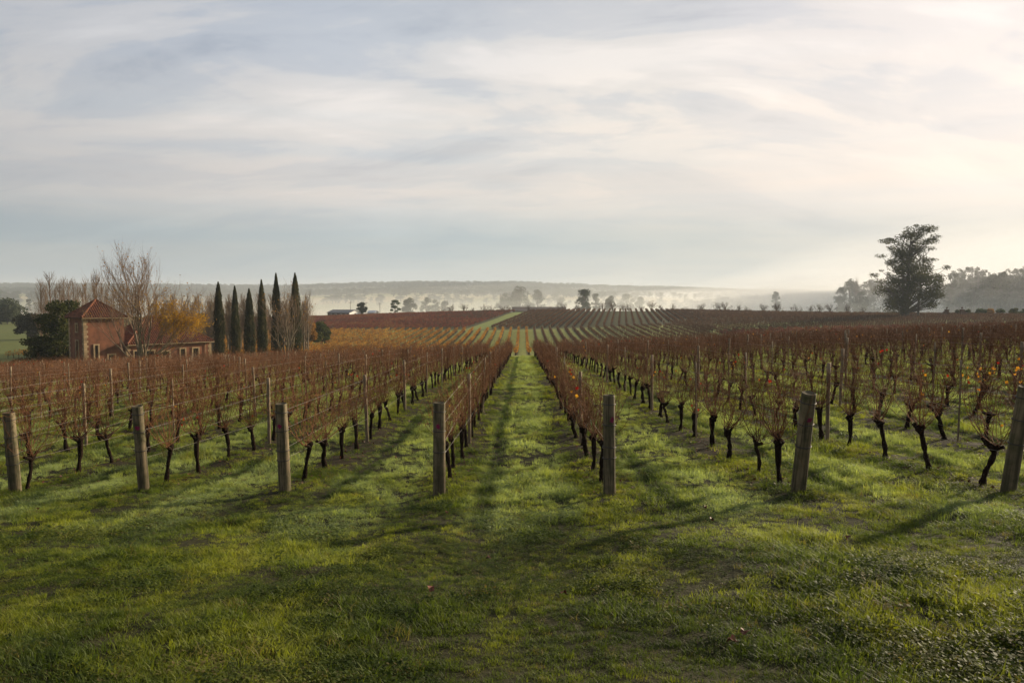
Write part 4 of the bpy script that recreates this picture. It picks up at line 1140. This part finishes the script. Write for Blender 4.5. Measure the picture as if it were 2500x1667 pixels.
tm, cm_ = shaped(36, [(712, 683, 13, 10), (705, 695, 16, 14), (717, 705, 10, 12), (700, 712, 14, 12)], k, 709, 730, 1.5, 2400, .40, M['orange_tree'], M['bark'])
x0 = px(709, D); tree_thing('orange_tree', 'orange autumn tree between the last cypress and the rounded green tree', 'tree', (x0, D, gz(x0, D)), tm, cm_)
D = 205; k = D / 1700
tm, cm_ = shaped(37, [(690, 682, 10, 11), (696, 696, 12, 14), (688, 708, 10, 10)], k, 692, 730, 1.5, 2400, .40, M['mid_green'], M['bark'])
x0 = px(692, D); tree_thing('green_tree', 'dark green tree partly hidden by the twin-tipped cypress', 'tree', (x0, D, gz(x0, D)), tm, cm_)

# low shrubs and garden plants at the house
hs = [(18, 830, 'grey green low shrub at the far left behind the vines'), (200, 838, 'low dark shrub at the foot of the tower'), (232, 836, 'dark garden bush against the tower wall'), (252, 838, 'rounded dark bush by the tower doorway')]
D = 94
for i, (u, v, lab) in enumerate(hs):
    x = px(u, D if i else 100); tm, cm_ = leafy(400 + i, 2.2, 1.6, .4, 10, 900, .2, M['dark_green'], M['bark'], .7, .1)
    tree_thing('shrub', lab, 'shrub', (x, D if i else 100, gz(x, D)), tm, cm_)

# --- middle distance trees in the mist
mids = [  # u, top, base, width, D, material, label
    (1195, 660, 718, 62, 640, 'large hazy dark tree mass behind the long low building'), (1160, 674, 716, 50, 650, 'lower hazy tree left of the large hazy tree mass'),
    (1235, 664, 716, 40, 625, 'round hazy tree at the right end of the hazy mass'), (1340, 665, 716, 46, 470, 'pointed dark tree on the crest in the middle distance'),
    (1368, 672, 714, 26, 560, 'narrow hazy tree right of the pointed dark tree'), (1400, 680, 712, 30, 520, 'shaggy tree standing between the pointed tree and wide grove'),
    (1440, 673, 712, 48, 700, 'wide pale misty grove in the middle distance'), (1468, 680, 712, 36, 720, 'right shoulder tree of the pale misty grove'),
    (1290, 684, 712, 40, 700, 'low misty tree between the dark hazy mass and pointed tree'), (938, 684, 718, 42, 560, 'hazy leaning tree right of the small eucalypt'),
    (978, 683, 716, 34, 600, 'hazy grey-green tree near the middle left crest'), (1000, 688, 716, 30, 620, 'small hazy tree right of its grey-green neighbour'),
    (1022, 690, 716, 30, 610, 'last hazy tree of the small grove left of the lane'), (1778, 668, 706, 22, 640, 'lone misty tree above the crest on the right'),
    (1945, 642, 712, 60, 600, 'misty grove tree at the left of the great eucalyptus'), (1990, 645, 712, 60, 610, 'misty grove tree right behind the great eucalyptus limbs'),
    (1925, 658, 712, 36, 590, 'leftmost tree of the misty grove beside the great eucalyptus'), (1970, 670, 712, 40, 560, 'lower green tree in front of the misty grove'),
    (2035, 660, 712, 50, 620, 'misty tree hidden partly behind the great eucalyptus'), (830, 694, 716, 26, 420, 'small olive tree behind the white farmhouse')]
for i, (u, top, base, w, D, lab) in enumerate(mids):
    x = px(u, D); z0 = gz(x, D); h = (690 - top) / 1700 * D - z0; ww = w / 1700 * D
    tm, cm_ = leafy(500 + i, ww, h, h * .15, 44, 4200, max(.5, ww * .045), M['far_tree'], M['eucbark'], .75, .06)
    tree_thing('misty_tree', lab, 'tree', (x, D, z0), tm, cm_, 'trees fading into the valley mist', i)
# small eucalypt, clear shape
D = 430; x = px(907, D); z0 = gz(x, D); k = D / 1700
tm, cm_ = shaped(38, [(906, 685, 9, 3.5), (900, 691, 5, 3), (913, 690, 5, 3), (904, 698, 9, 3.5), (898, 705, 4, 3), (915, 703, 5, 3), (908, 708, 5, 2), (896, 712, 2, 2)], k, 906, 718, 1.2, 900, .55, M['mid_green'], M['eucbark'], .22)
tree_thing('eucalyptus_tree', 'small open-crowned eucalyptus standing clear on the left crest', 'tree', (x, D, z0), tm, cm_)

# --- scrubby bare trees along the crest
scr = [bare_multi(600 + i, 4.5, .7, [M['scrub'], M['scrub']], 5, 3, .09, dict(n=[(4, 7), (4, 7), (3, 5)], up=.03, ang=(.4, 1.0), jit=.14)) for i in range(5)]
cre = [1014, 1040, 1062, 1086, 1106, 1128, 1150, 1172, 1222, 1262, 1290, 1330, 1376, 1412, 1428, 1450, 1470, 1492, 1518, 1549, 1575, 1606, 1640, 1666, 1692, 1720, 1750, 1778, 1792, 1812, 1836, 1860, 1880, 1904, 1940, 1975]
crr = np.random.default_rng(15)
for i, u in enumerate(cre):
    D = 410 + crr.uniform(-3, 8); x = px(u + crr.normal(0, 4), D); hpx = crr.uniform(11, 23); me, tp = scr[i % 5]; f = hpx / 1700 * D / tp[:, 2].max() * 1.25
    tree_thing('scrub_tree', 'small scrubby bare tree on the vineyard crest, %s from the left' % ordn(i + 1), 'tree', (x, D, gz(x, D)), me, None, 'scrubby bare trees along the crest', crr.uniform(0, 6), f)
bl = [(2215, 'bushy green shrub right of the gate pillars'), (2240, 'olive shrub beyond the gate pillars'), (2262, 'dry yellow shrub right of the gate'), (2290, 'low straw coloured shrub near the right edge'),
      (2318, 'dark low shrub at the right edge'), (2345, 'dense dark shrub cut by the right edge'), (2200, 'pale dry grass clump by the right gate pillar')]
for i, (u, lab) in enumerate(bl):
    D = 300; x = px(u, D); tm, cm_ = leafy(650 + i, 5.0, 3.0, .6, 14, 900, .5, M['mid_green'] if i % 2 else M['orange_tree'] if i == 2 else M['dark_green'], M['bark'], .7, .1)
    tree_thing('shrub', lab, 'shrub', (x, D, gz(x, D)), tm, cm_, None, i)

# --- right-hand forest and far woods
fm = [leafy(700 + i, 13, 26, 9, 26, 1500, 1.05, M['far_tree'], M['eucbark'], .55, .30) for i in range(5)]
def join(tm, cm_, name='far_tree'):
    b2 = MB()
    for src, mi in ((tm, 0), (cm_, 1)):
        co = np.empty(len(src.vertices) * 3, np.float32); src.vertices.foreach_get('co', co)
        lv = np.empty(len(src.loops), np.int32); src.loops.foreach_get('vertex_index', lv)
        b2.add(co.reshape(-1, 3), lv.reshape(-1, 4), mi)
    return b2.mesh(name, [src_m for src_m in (tm.materials[0], cm_.materials[0])], smooth=False)
fj = [join(*f_) for f_ in fm]
rg = np.random.default_rng(19)
# tall misty forest on the right
n = 1100; Y = rg.uniform(560, 1000, n); X = Y * rg.uniform(.565, .86, n)
s = rg.uniform(.8, 1.25, n); s = s * np.interp(X / Y, [.565, .585, .62, .7, .86], [.75, .9, 1.0, .95, 1.0]) * 1.02
scatter('forest', np.stack([X, Y, ground_z(X, Y)], 1), np.column_stack([np.zeros((n, 2)), rg.uniform(0, 6.28, n)]), np.column_stack([s, s, s]), rg.integers(0, 5, n), fj, 'tall grey forest half sunk in mist at the right edge', 'forest')
em = [leafy(760 + i, 11, 34, 20, 18, 1100, .7, M['far_tree'], M['eucbark'], .75, .62) for i in range(3)]
for i, (u, top) in enumerate(((2176, 622), (2188, 614), (2203, 609), (2222, 607), (2236, 612), (2252, 616), (2275, 622), (2292, 619), (2306, 612), (2322, 611), (2338, 608), (2350, 612))):
    D = 575 + (i * 37) % 60; x = px(u, D); z0 = gz(x, D); f = ((690 - top) / 1700 * D - z0) / 34
    tree_thing('emergent_tree', 'spindly open-topped tree rising over the misty right forest, %s from the left' % ordn(i + 1), 'tree', (x, D, z0), em[i % 3][0], em[i % 3][1], 'spindly trees rising over the forest', i * 1.3, (f * .8, f * .8, f))
tm, tp = bare_multi(771, 10, .35, [M['scrub'], M['scrub']], 3, 3, .14)
D = 590; x = px(2073 - 3, D) if False else px(2056, D); x = px(1968, 585); D = 585
tree_thing('dead_tree', 'bare dead tree sticking up above the misty grove left of the great eucalyptus', 'tree', (x, D, gz(x, D)), tm, None, None, 0, ((690 - 632) / 1700 * D - gz(x, D)) / tp[:, 2].max())
# woods on the far hills
n = 26000; Y = rg.uniform(1500, 4300, n); X = Y * rg.uniform(-1.0, 1.0, n)
dens = fbm(X / 380 + 2, Y / 170, 41, 3)
keep = (Y > 3050) | ((Y > 2300) & (dens > .04)) | ((Y > 1500) & (np.abs(fbm(X / 800, Y / 130, 44, 2)) < .045)) | ((Y > 1500) & (rg.random(n) < .002))
keep &= ~((Y > 3050) & (rg.random(n) < .1))
X, Y = X[keep], Y[keep]; n = len(X); s = rg.uniform(.55, 1.05, n)
scatter('woods', np.stack([X, Y, ground_z(X, Y)], 1), np.column_stack([np.zeros((n, 2)), rg.uniform(0, 6.28, n)]), np.column_stack([s * 2.0, s * 2.0, s * .72]), rg.integers(0, 5, n), fj, 'wooded low hills along the horizon', 'woods')
n = 320; Y = rg.uniform(560, 1500, n); X = Y * rg.uniform(-.95, -.42, n); s = rg.uniform(.35, .6, n)
scatter('hedgerow_trees', np.stack([X, Y, ground_z(X, Y)], 1), np.column_stack([np.zeros((n, 2)), rg.uniform(0, 6.28, n)]), np.column_stack([s, s, s]), rg.integers(0, 5, n), fj, 'scattered hazy farmland trees beyond the house', 'trees')

# ------------------------------------------------------------------ house
HA = R(39)
HX, HY = px(183, 100), 100.0
ex = np.array([math.sin(HA), math.cos(HA)]); ey = np.array([-math.cos(HA), math.sin(HA)])     # along the long front, and away into the house
hz0 = -10.6
house = empty('house', (HX, HY, hz0), PI / 2 - HA)
tag(house, 'terracotta pink farmhouse with square tower, tiled hipped roofs and sandstone corners', 'house')
# local frame: +x along the front to the right, +y to the back, z up
def hmesh(name, mb, m, parent=house, smooth_=False):
    return link(name, mb.mesh(name, m, smooth_), parent)
EA_T, AP_T = 8.25, 10.65      # tower eave and apex above the house base
EA_W, RI_W = 4.35, 8.2
def wall_with_holes(mb, x0, x1, z0, z1, holes, y, th, flip=False, axis='x'):
    """front wall in the x-z plane at y, holes = (xa, xb, za, zb)"""
    xs_ = sorted({x0, x1, *[h[0] for h in holes], *[h[1] for h in holes]}); zs_ = sorted({z0, z1, *[h[2] for h in holes], *[h[3] for h in holes]})
    for a, b in zip(xs_[:-1], xs_[1:]):
        for c_, d in zip(zs_[:-1], zs_[1:]):
            mx, mz = (a + b) / 2, (c_ + d) / 2
            if any(h[0] < mx < h[1] and h[2] < mz < h[3] for h in holes): continue
            if axis == 'x': mb.box(((a + b) / 2, y + th / 2, (c_ + d) / 2), ((b - a) / 2, th / 2, (d - c_) / 2))
            else: mb.box((y + th / 2, (a + b) / 2, (c_ + d) / 2), (th / 2, (b - a) / 2, (d - c_) / 2))
TS = 5.3
front_holes = [(3.1, 3.9, .6, 3.0), (1.35, 1.75, 2.2, 4.4)]
left_holes = [(1.9, 2.7, 2.6, 5.0), (2.1, 2.6, 6.3, 7.3), (.9, 1.5, .5, 1.2)]
mb = MB(); wall_with_holes(mb, 0, TS, -.5, EA_T, front_holes, 0, .3); wall_with_holes(mb, .3, TS, -.5, EA_T, left_holes, 0, .3, axis='y')
mb.box((TS - .15, TS / 2 + .15, EA_T / 2 - .25), (.15, TS / 2 - .15, EA_T / 2 + .25)); mb.box((TS / 2, TS - .15, EA_T / 2 - .25), (TS / 2 - .31, .15, EA_T / 2 + .25))
hmesh('tower_wall', mb, M['pink'])
WX0, WX1, WY0, WD = TS - .0, 17.9, -.55, 9.5
def s_of(u):   # position along the wing front seen at picture column u
    t_ = (u - 1200) / 1700.0
    bx = HX + ey[0] * WY0; by = HY + ey[1] * WY0
    return (t_ * by - bx) / (ex[0] - t_ * ex[1])
op = []
for (a, b, top, bot) in ((300, 318, 3.35, 0), (328, 346, 3.3, 0), (365, 381, 3.1, .9), (408, 418, 3.35, 1.2), (437, 449, 3.35, 1.2)):
    op.append((s_of(a), s_of(b), bot, top))
print('openings', op)
mb = MB(); wall_with_holes(mb, WX0 + .003, WX1, -.5, EA_W, [(a, b, max(c_, -.49), d) for a, b, c_, d in op], WY0, .35)
mb.box((WX1 - .175, WY0 + WD / 2 + .2, EA_W / 2 - .25), (.175, WD / 2 - .2, EA_W / 2 + .25)); mb.box((WX0 + .17, WY0 + .35 + .1, EA_W / 2 - .25), (.167, .1, EA_W / 2 + .25))
mb.box(((WX0 + WX1) / 2, WY0 + WD, EA_W / 2 - .25), ((WX1 - WX0) / 2 - .01, .15, EA_W / 2 + .25))
hmesh('wing_wall', mb, M['pink'])
mb = MB(); mb.box(((WX0 + WX1) / 2, WY0 + 2.4, EA_W / 2), ((WX1 - WX0) / 2 - .4, .05, EA_W / 2)); mb.box((TS / 2, 2.2, 4), (TS / 2 - .35, .05, 4)); mb.box((2.2, 2.9, 4), (.05, 1.9, 4))
hmesh('interior_wall', mb, M['dark'])
# stone surrounds, one object per opening with its parts
def surround(a, b, z0, z1, y, kind, axis='x'):
    fr = MB(); w = .20; yy = y - .035
    segs = [((a - w / 2, (z0 + z1) / 2), (w / 2, (z1 - z0) / 2)), ((b + w / 2, (z0 + z1) / 2), (w / 2, (z1 - z0) / 2)), (((a + b) / 2, z1 + w / 2), ((b - a) / 2 + w, w / 2))]
    if z0 > .3: segs.append((((a + b) / 2, z0 - .07), ((b - a) / 2 + w * 1.2, .07)))
    for (cx, cz), (hx, hz_) in segs:
        if axis == 'x': fr.box((cx, yy, cz), (hx, .06, hz_))
        else: fr.box((yy, cx, cz), (.06, hx, hz_))
    f = hmesh(kind, fr, M['stone'])
    p = MB(); 
    if axis == 'x': p.box(((a + b) / 2, y + .2, (z0 + z1) / 2), ((b - a) / 2, .02, (z1 - z0) / 2))
    else: p.box((y + .2, (a + b) / 2, (z0 + z1) / 2), (.02, (b - a) / 2, (z1 - z0) / 2))
    g_ = hmesh('pane' if z0 > .3 else 'door_panel', p, M['glass'] if z0 > .3 else M['dark'], f)
    if z0 > .3:
        q = MB()
        for cx in (a + .04, (a + b) / 2, b - .04):
            if axis == 'x': q.box((cx, y + .17, (z0 + z1) / 2), (.025, .02, (z1 - z0) / 2))
            else: q.box((y + .17, cx, (z0 + z1) / 2), (.02, .025, (z1 - z0) / 2))
        hmesh('glazing_bar', q, M['shed'], f)
for a, b, c_, d in op: surround(a, b, c_, d, WY0, 'window' if c_ > .3 else 'doorway')
for a, b, c_, d in front_holes: surround(a, b, c_, d, 0, 'window')
for a, b, c_, d in left_holes: surround(a, b, c_, d, 0, 'window', 'y')
# quoins
def quoins(x, y, z1, sx, sy, back=False):
    z = -.3; i = 0
    while z < z1 - .3:
        h = .34; l1, l2 = (.52, .34) if i % 2 else (.34, .52)
        q = MB(); q.box((x + sx * l1 / 2, y + sy * l2 / 2, z + h / 2), (l1 / 2 + .025, l2 / 2 + .025, h / 2 - .012)); hmesh('quoin', q, M['stone']); z += h; i += 1
quoins(0, 0, EA_T, 1, 1); quoins(0, TS, EA_T, 1, -1); quoins(WX1, WY0, EA_W, -1, 1); quoins(WX0 + .02, WY0, EA_W, 1, 1)
# roofs : underlay + barrel tile columns
def hip_roof(name, x0, x1, y0, y1, ze, zr, ov=.35):
    x0 -= ov; x1 += ov; y0 -= ov; y1 += ov
    cy_ = (y0 + y1) / 2; d = (y1 - y0) / 2; run = d
    if x1 - x0 <= 2 * run + .2: ra = rb = (x0 + x1) / 2
    else: ra, rb = x0 + run, x1 - run
    V = [[x0, y0, ze], [x1, y0, ze], [x1, y1, ze], [x0, y1, ze], [ra, cy_, zr], [rb, cy_, zr], [x0, y0, ze - .12], [x1, y0, ze - .12], [x1, y1, ze - .12], [x0, y1, ze - .12]]
    mb = MB()
    for f in ([0, 1, 5, 4], [2, 3, 4, 5], [9, 8, 7, 6], [0, 6, 7, 1], [1, 7, 8, 2], [2, 8, 9, 3], [3, 9, 6, 0]): mb.add(V, [f])
    mb.add(V, [[1, 2, 5]]); mb.add(V, [[3, 0, 4]])
    base_ = hmesh(name, mb, M['tile_base'])
    tl = MB(); st = .30; rr = .10
    def column(p0, p1):
        p0 = np.array(p0); p1 = np.array(p1); L = np.linalg.norm(p1 - p0)
        if L < .25: return
        n = max(2, int(L / .38)); d_ = (p1 - p0) / L
        side = np.cross(d_, [0, 0, 1.]); side /= np.linalg.norm(side); nn = np.cross(side, d_)
        for i in range(n):
            a_, b_ = p0 + d_ * L * i / n - d_ * .02, p0 + d_ * L * (i + 1) / n
            V_ = []
            for q, (pt, r_, lift) in enumerate(((a_, rr, .035), (b_, rr * .82, .01))):
                for th in np.linspace(0, PI, 5): V_.append(pt + side * r_ * math.cos(th) + nn * (r_ * .8 * math.sin(th) + lift))
            tl.add(V_, [[j, j + 1, j + 6, j + 5] for j in range(4)])
            tl.add(V_[:5], [[0, 1, 2, 3, 4]])
    for x in np.arange(x0 + .15, x1, st):      # front and back slopes
        t_ = min(1, (x - x0) / (ra - x0 + 1e-6), (x1 - x) / (x1 - rb + 1e-6))
        column((x, y0, ze + .01), (x, y0 + (cy_ - y0) * t_, ze + (zr - ze) * t_ + .01)); column((x, y1, ze + .01), (x, y1 - (y1 - cy_) * t_, ze + (zr - ze) * t_ + .01))
    for y in np.arange(y0 + .15, y1, st):      # hips
        t_ = min((y - y0) / (cy_ - y0), (y1 - y) / (y1 - cy_))
        column((x0, y, ze + .01), (x0 + (ra - x0) * t_, y, ze + (zr - ze) * t_ + .01)); column((x1, y, ze + .01), (x1 - (x1 - rb) * t_, y, ze + (zr - ze) * t_ + .01))
    o = hmesh('roof_tile', tl, M['tile'], base_); o.name = 'roof_tiles'; o['kind'] = 'stuff'
    rt = MB()
    for a_, b_ in ((V[0], V[4]), (V[1], V[5]), (V[2], V[5]), (V[3], V[4]), (V[4], V[5])):
        a_, b_ = np.array(a_), np.array(b_)
        if np.linalg.norm(a_ - b_) < .3: continue
        nseg = int(np.linalg.norm(b_ - a_) / .4)
        for i in range(nseg): rt.tube([a_ + (b_ - a_) * i / nseg + [0, 0, .09], a_ + (b_ - a_) * (i + 1.05) / nseg + [0, 0, .06]], [.14, .115], 7)
    hmesh('ridge_tiles', rt, M['tile'], base_)['kind'] = 'stuff'
    gt = MB(); gt.tube([[x0, y0 - .06, ze - .1], [x1, y0 - .06, ze - .1]], .06, 6); hmesh('gutter', gt, M['stone'], base_)
    return base_
hip_roof('tower_roof', 0, TS, 0, TS, EA_T, AP_T); hip_roof('wing_roof', WX0 + .36, WX1, WY0, WY0 + WD, EA_W, RI_W)
mb = MB(); mb.tube([[9.6, 3.9, 7.2], [9.6, 3.9, 9.5]], .06, 8); mb.tube([[9.6, 3.9, 9.5], [9.6, 3.9, 9.75]], .17, 8, cap=True); hmesh('flue', mb, M['white'])
mb = MB(); mb.tube([[WX1 - 1.0, WY0 - .08, EA_W - .2], [WX1 - 1.0, WY0 - .08, 0]], .05, 6); hmesh('downpipe', mb, M['stone'])

# ------------------------------------------------------------------ farm buildings
def gable(name, label, u, D, wpx, hpx, roofpx, wallm, roofm, rz, depth, windows=0, cat='building', gablem=None):
    x = px(u, D); z0 = gz(x, D) - .3; k = D / 1700; W = wpx * k; H = hpx * k; Rf = roofpx * k
    root = empty(name, (x, D, z0), rz); tag(root, label, cat)
    mb = MB(); h = depth / 2
    V = [[-W / 2, -h, 0], [W / 2, -h, 0], [W / 2, h, 0], [-W / 2, h, 0], [-W / 2, -h, H], [W / 2, -h, H], [W / 2, h, H], [-W / 2, h, H], [-W / 2, 0, H + Rf], [W / 2, 0, H + Rf]]
    for f in ([0, 1, 5, 4], [2, 3, 7, 6]): mb.add(V, [f])
    mb.add(V, [[1, 2, 6, 9, 5]], 1); mb.add(V, [[3, 0, 4, 8, 7]], 1)
    link('wall', mb.mesh('wall', [wallm, gablem or wallm], False), root)
    mb = MB(); o_ = .5; sl = Rf / h
    for s_ in (-1, 1):
        V = [[-W / 2 - o_, s_ * (h + o_), H - sl * o_ + .02], [W / 2 + o_, s_ * (h + o_), H - sl * o_ + .02], [W / 2 + o_, 0, H + Rf + .02], [-W / 2 - o_, 0, H + Rf + .02]]
        V2 = [[a, b, c_ + .18] for a, b, c_ in V]
        mb.add(V + V2, [[0, 1, 2, 3], [4, 7, 6, 5], [0, 4, 5, 1], [1, 5, 6, 2], [3, 2, 6, 7], [0, 3, 7, 4]])
    link('roof', mb.mesh('roof', roofm, False), root)
    for i in range(windows):
        xw = -W / 2 + W * (i + .7) / (windows + .4)
        mb = MB(); mb.box((xw, -h - .02, H * .55), (.7, .05, .55)); f = link('window', mb.mesh('window', M['white'], False), root)
        mb = MB(); mb.box((xw, -h - .06, H * .55), (.6, .03, .45)); link('pane', mb.mesh('pane', M['glass'], False), f)
    mb = MB(); mb.box((W / 2 + .03, -.2, H * .42), (.04, .5, H * .42)); link('door', mb.mesh('door', M['shed'], False), root)
    return root
gable('farmhouse', 'long low farmhouse with white gable end and grey roof beyond the yellow vines', 790, 418, 66, 12, 6, M['shed'], M['metal_roof'], -.5, 10, 4, 'farmhouse', M['white'])
gable('shed', 'small white shed right of the long farmhouse', 856, 424, 17, 10, 4, M['white'], M['white'], -.25, 5, 0, 'shed')
gable('barn', 'long low dark barn on the crest behind the grass track', 1238, 446, 120, 7, 8, M['shed'], M['shed'], .0, 12, 0, 'barn')
gable('barn', 'pale misty farm shed right of the dark barn, half sunk in mist', 1360, 640, 30, 8, 4, M['white'], M['metal_roof'], .1, 12, 0, 'barn')

def gate_pillar(u, lab, wing):
    D = 285; x = px(u, D); z0 = gz(x, D) - .2
    root = empty('gate_pillar', (x, D, z0)); tag(root, lab, 'gate pillar', 'brick gate pillars with ball finials')
    def sq(z, w): return (z, w)
    mb = MB(); mb.box((0, 0, 1.5), (.55, .55, 1.5)); link('shaft', mb.mesh('shaft', M['brick'], False), root)
    mb = MB(); mb.box((0, 0, 3.09), (.72, .72, .085)); mb.box((0, 0, 3.24), (.5, .5, .06)); link('cap', mb.mesh('cap', M['brick'], False), root)
    mb = MB(); zz = np.linspace(3.3, 4.35, 12); rr = [.22, .10, .10, .24, .36, .40, .40, .34, .22, .10, .06, .01]; mb.tube(np.column_stack([np.zeros((12, 2)), zz]), rr, 10); link('finial', mb.mesh('finial', M['brick']), root)
    mb = MB(); n = 14
    for i in range(n):
        t_ = i / (n - 1); hh = 2.0 * (1 - t_)**2 + .7; mb.box((wing * (.56 + .2 + i * .42), 0, hh / 2), (.208, .2, hh / 2))
    link('wing_wall', mb.mesh('wing_wall', M['brick'], False), root)
gate_pillar(2166, 'left brick gate pillar with ball finial, right of the great eucalyptus', -1)
gate_pillar(2200, 'right brick gate pillar with ball finial and curved wing wall', 1)

for i, (u, top, lab) in enumerate(((804, 693, 'power pole rising behind the farmhouse roof'), (840, 694, 'power pole between farmhouse and white shed'), (872, 695, 'power pole right of the white shed'))):
    D = 455; x = px(u, D); z0 = gz(x, D); h = (690 - top) / 1700 * D - z0
    root = empty('power_pole', (x, D, z0)); tag(root, lab, 'power pole', 'power poles near the farmhouse')
    mb = MB(); mb.tube([[0, 0, -.5], [0, 0, h]], [.16, .11], 7, cap=True); link('pole', mb.mesh('pole', M['pole']), root)
    mb = MB(); mb.box((0, 0, h - .5), (1.1, .07, .08)); link('crossarm', mb.mesh('crossarm', M['pole'], False), root)
def parked_car(u, D, lab, m):
    x = px(u, D); root = empty('parked_car', (x, D, gz(x, D)), .3); tag(root, lab, 'car', 'cars parked by the farm buildings')
    prof = [(-2.1, .35), (-2.15, .75), (-1.9, .95), (-1.3, 1.0), (-.8, 1.42), (.7, 1.45), (1.3, 1.02), (2.0, .88), (2.15, .6), (2.1, .35)]
    V = [[a, s_ * (.82 if b < 1.1 else .66), b] for s_ in (-1, 1) for a, b in prof]; n = len(prof); mb = MB()
    for i in range(n): mb.add(V, [[i, (i + 1) % n, n + (i + 1) % n, n + i]])
    mb.add(V, [list(range(n))]); mb.add(V, [list(range(n, 2 * n))[::-1]]); link('body', mb.mesh('body', m, False), root)
    mb = MB(); mb.add([[-1.2, s_ * .80, 1.02] for s_ in (-1, 1)] + [[-.78, s_ * .69, 1.38] for s_ in (1, -1)], [[0, 1, 2, 3]])
    for s_ in (-1, 1): mb.add([[-1.15, s_ * .80, 1.03], [1.15, s_ * .80, 1.03], [.65, s_ * .70, 1.38], [-.75, s_ * .70, 1.38]], [[0, 1, 2, 3]])
    link('window', mb.mesh('window', M['glass'], False), root)
    for a in (-1.3, 1.3):
        for s_ in (-1, 1): mb = MB(); mb.tube([[a, s_ * .85, .32], [a, s_ * .65, .32]], .32, 12, cap=True); link('wheel', mb.mesh('wheel', M['rubber']), root)
parked_car(748, 408, 'white car parked at the left end of the farmhouse', M['white'])
parked_car(842, 414, 'silver car parked beside the white shed', M['car'])

# ------------------------------------------------------------------ air: thin haze over everything and mist banks in the valley
def volume(name, me, dens, colr_, label, g=0.3):
    m = bpy.data.materials.new(name); m.use_nodes = True; t = m.node_tree; t.nodes.clear()
    o = t.nodes.new('ShaderNodeOutputMaterial'); v = t.nodes.new('ShaderNodeVolumePrincipled')
    v.inputs['Density'].default_value = dens; v.inputs['Color'].default_value = (*colr_, 1); v.inputs['Anisotropy'].default_value = g
    t.links.new(v.outputs[0], o.inputs['Volume']); m.cycles.homogeneous_volume = True
    me.materials.clear(); me.materials.append(m)
    ob = link(name, me); tag(ob, label, kind='stuff'); return ob
mb = MB(); mb.box((0, 4620, 55), (9300, 4720, 85))
volume('haze', mb.mesh('haze', []), 0.00017, (.66, .73, .80), 'thin blue morning haze over the whole landscape', 0.1)
def lens(name, c_, r_, dens, label, col_=(.84, .86, .86)):
    rg = np.random.default_rng(int(abs(c_[0]) + c_[1])); mb = MB(); nu, nv = 40, 14; V = []
    for j in range(nv + 1):
        ph = -PI / 2 + PI * j / nv
        for i in range(nu):
            th = 2 * PI * i / nu; w = 1 + .12 * math.sin(3 * th + c_[1]) + .07 * math.sin(7 * th)
            V.append([c_[0] + r_[0] * w * math.cos(ph) * math.cos(th), c_[1] + r_[1] * w * math.cos(ph) * math.sin(th), c_[2] + r_[2] * math.sin(ph) * (1 + .15 * math.sin(4 * th + 1))])
    F = [[j * nu + i, j * nu + (i + 1) % nu, (j + 1) * nu + (i + 1) % nu, (j + 1) * nu + i] for j in range(nv) for i in range(nu)]
    mb.add(V, F); volume(name, mb.mesh(name, []), dens, col_, label, 0.15)
for i in range(5):
    lens('mist_bank', (540 + 6 * i, 770, -20), (430, 330 - 6 * i, 17 + 7.5 * i), .0015 - .0002 * i, 'white mist lying along the foot of the right forest, layer %s' % ORD[i + 1], (.99, .99, .985))
for i in range(5):
    lens('mist_bank', (600 + 12 * i, 745, 4), (440 - 8 * i, 310 - 4 * i, 34 + 13 * i), .0004, 'pale veil of mist hanging round the right forest, layer %s' % ORD[i + 1], (.985, .985, .98))
for i in range(4):
    lens('mist_bank', (60 + 5 * i, 590, -14), (560, 170 - 5 * i, 8 + 8.0 * i), .0008, 'pale mist sheet among the trees just behind the crest, layer %s' % ORD[i + 1])
for i in range(3):
    lens('mist_bank', (700, 1500 + 20 * i, -20), (820, 600, 16 + 9 * i), .0005, 'thin mist across the middle valley, layer %s' % ORD[i + 1], (.96, .965, .96))
for i in range(3):
    lens('mist_bank', (1250, 2500 + 20 * i, 0), (1250, 900, 20 + 14 * i), .0004, 'bright mist under the low right hills, layer %s' % ORD[i + 1], (.98, .98, .97))
lens('mist_bank', (-500, 1500, -18), (1100, 700, 22), .0002, 'low mist on the fields beyond the house')
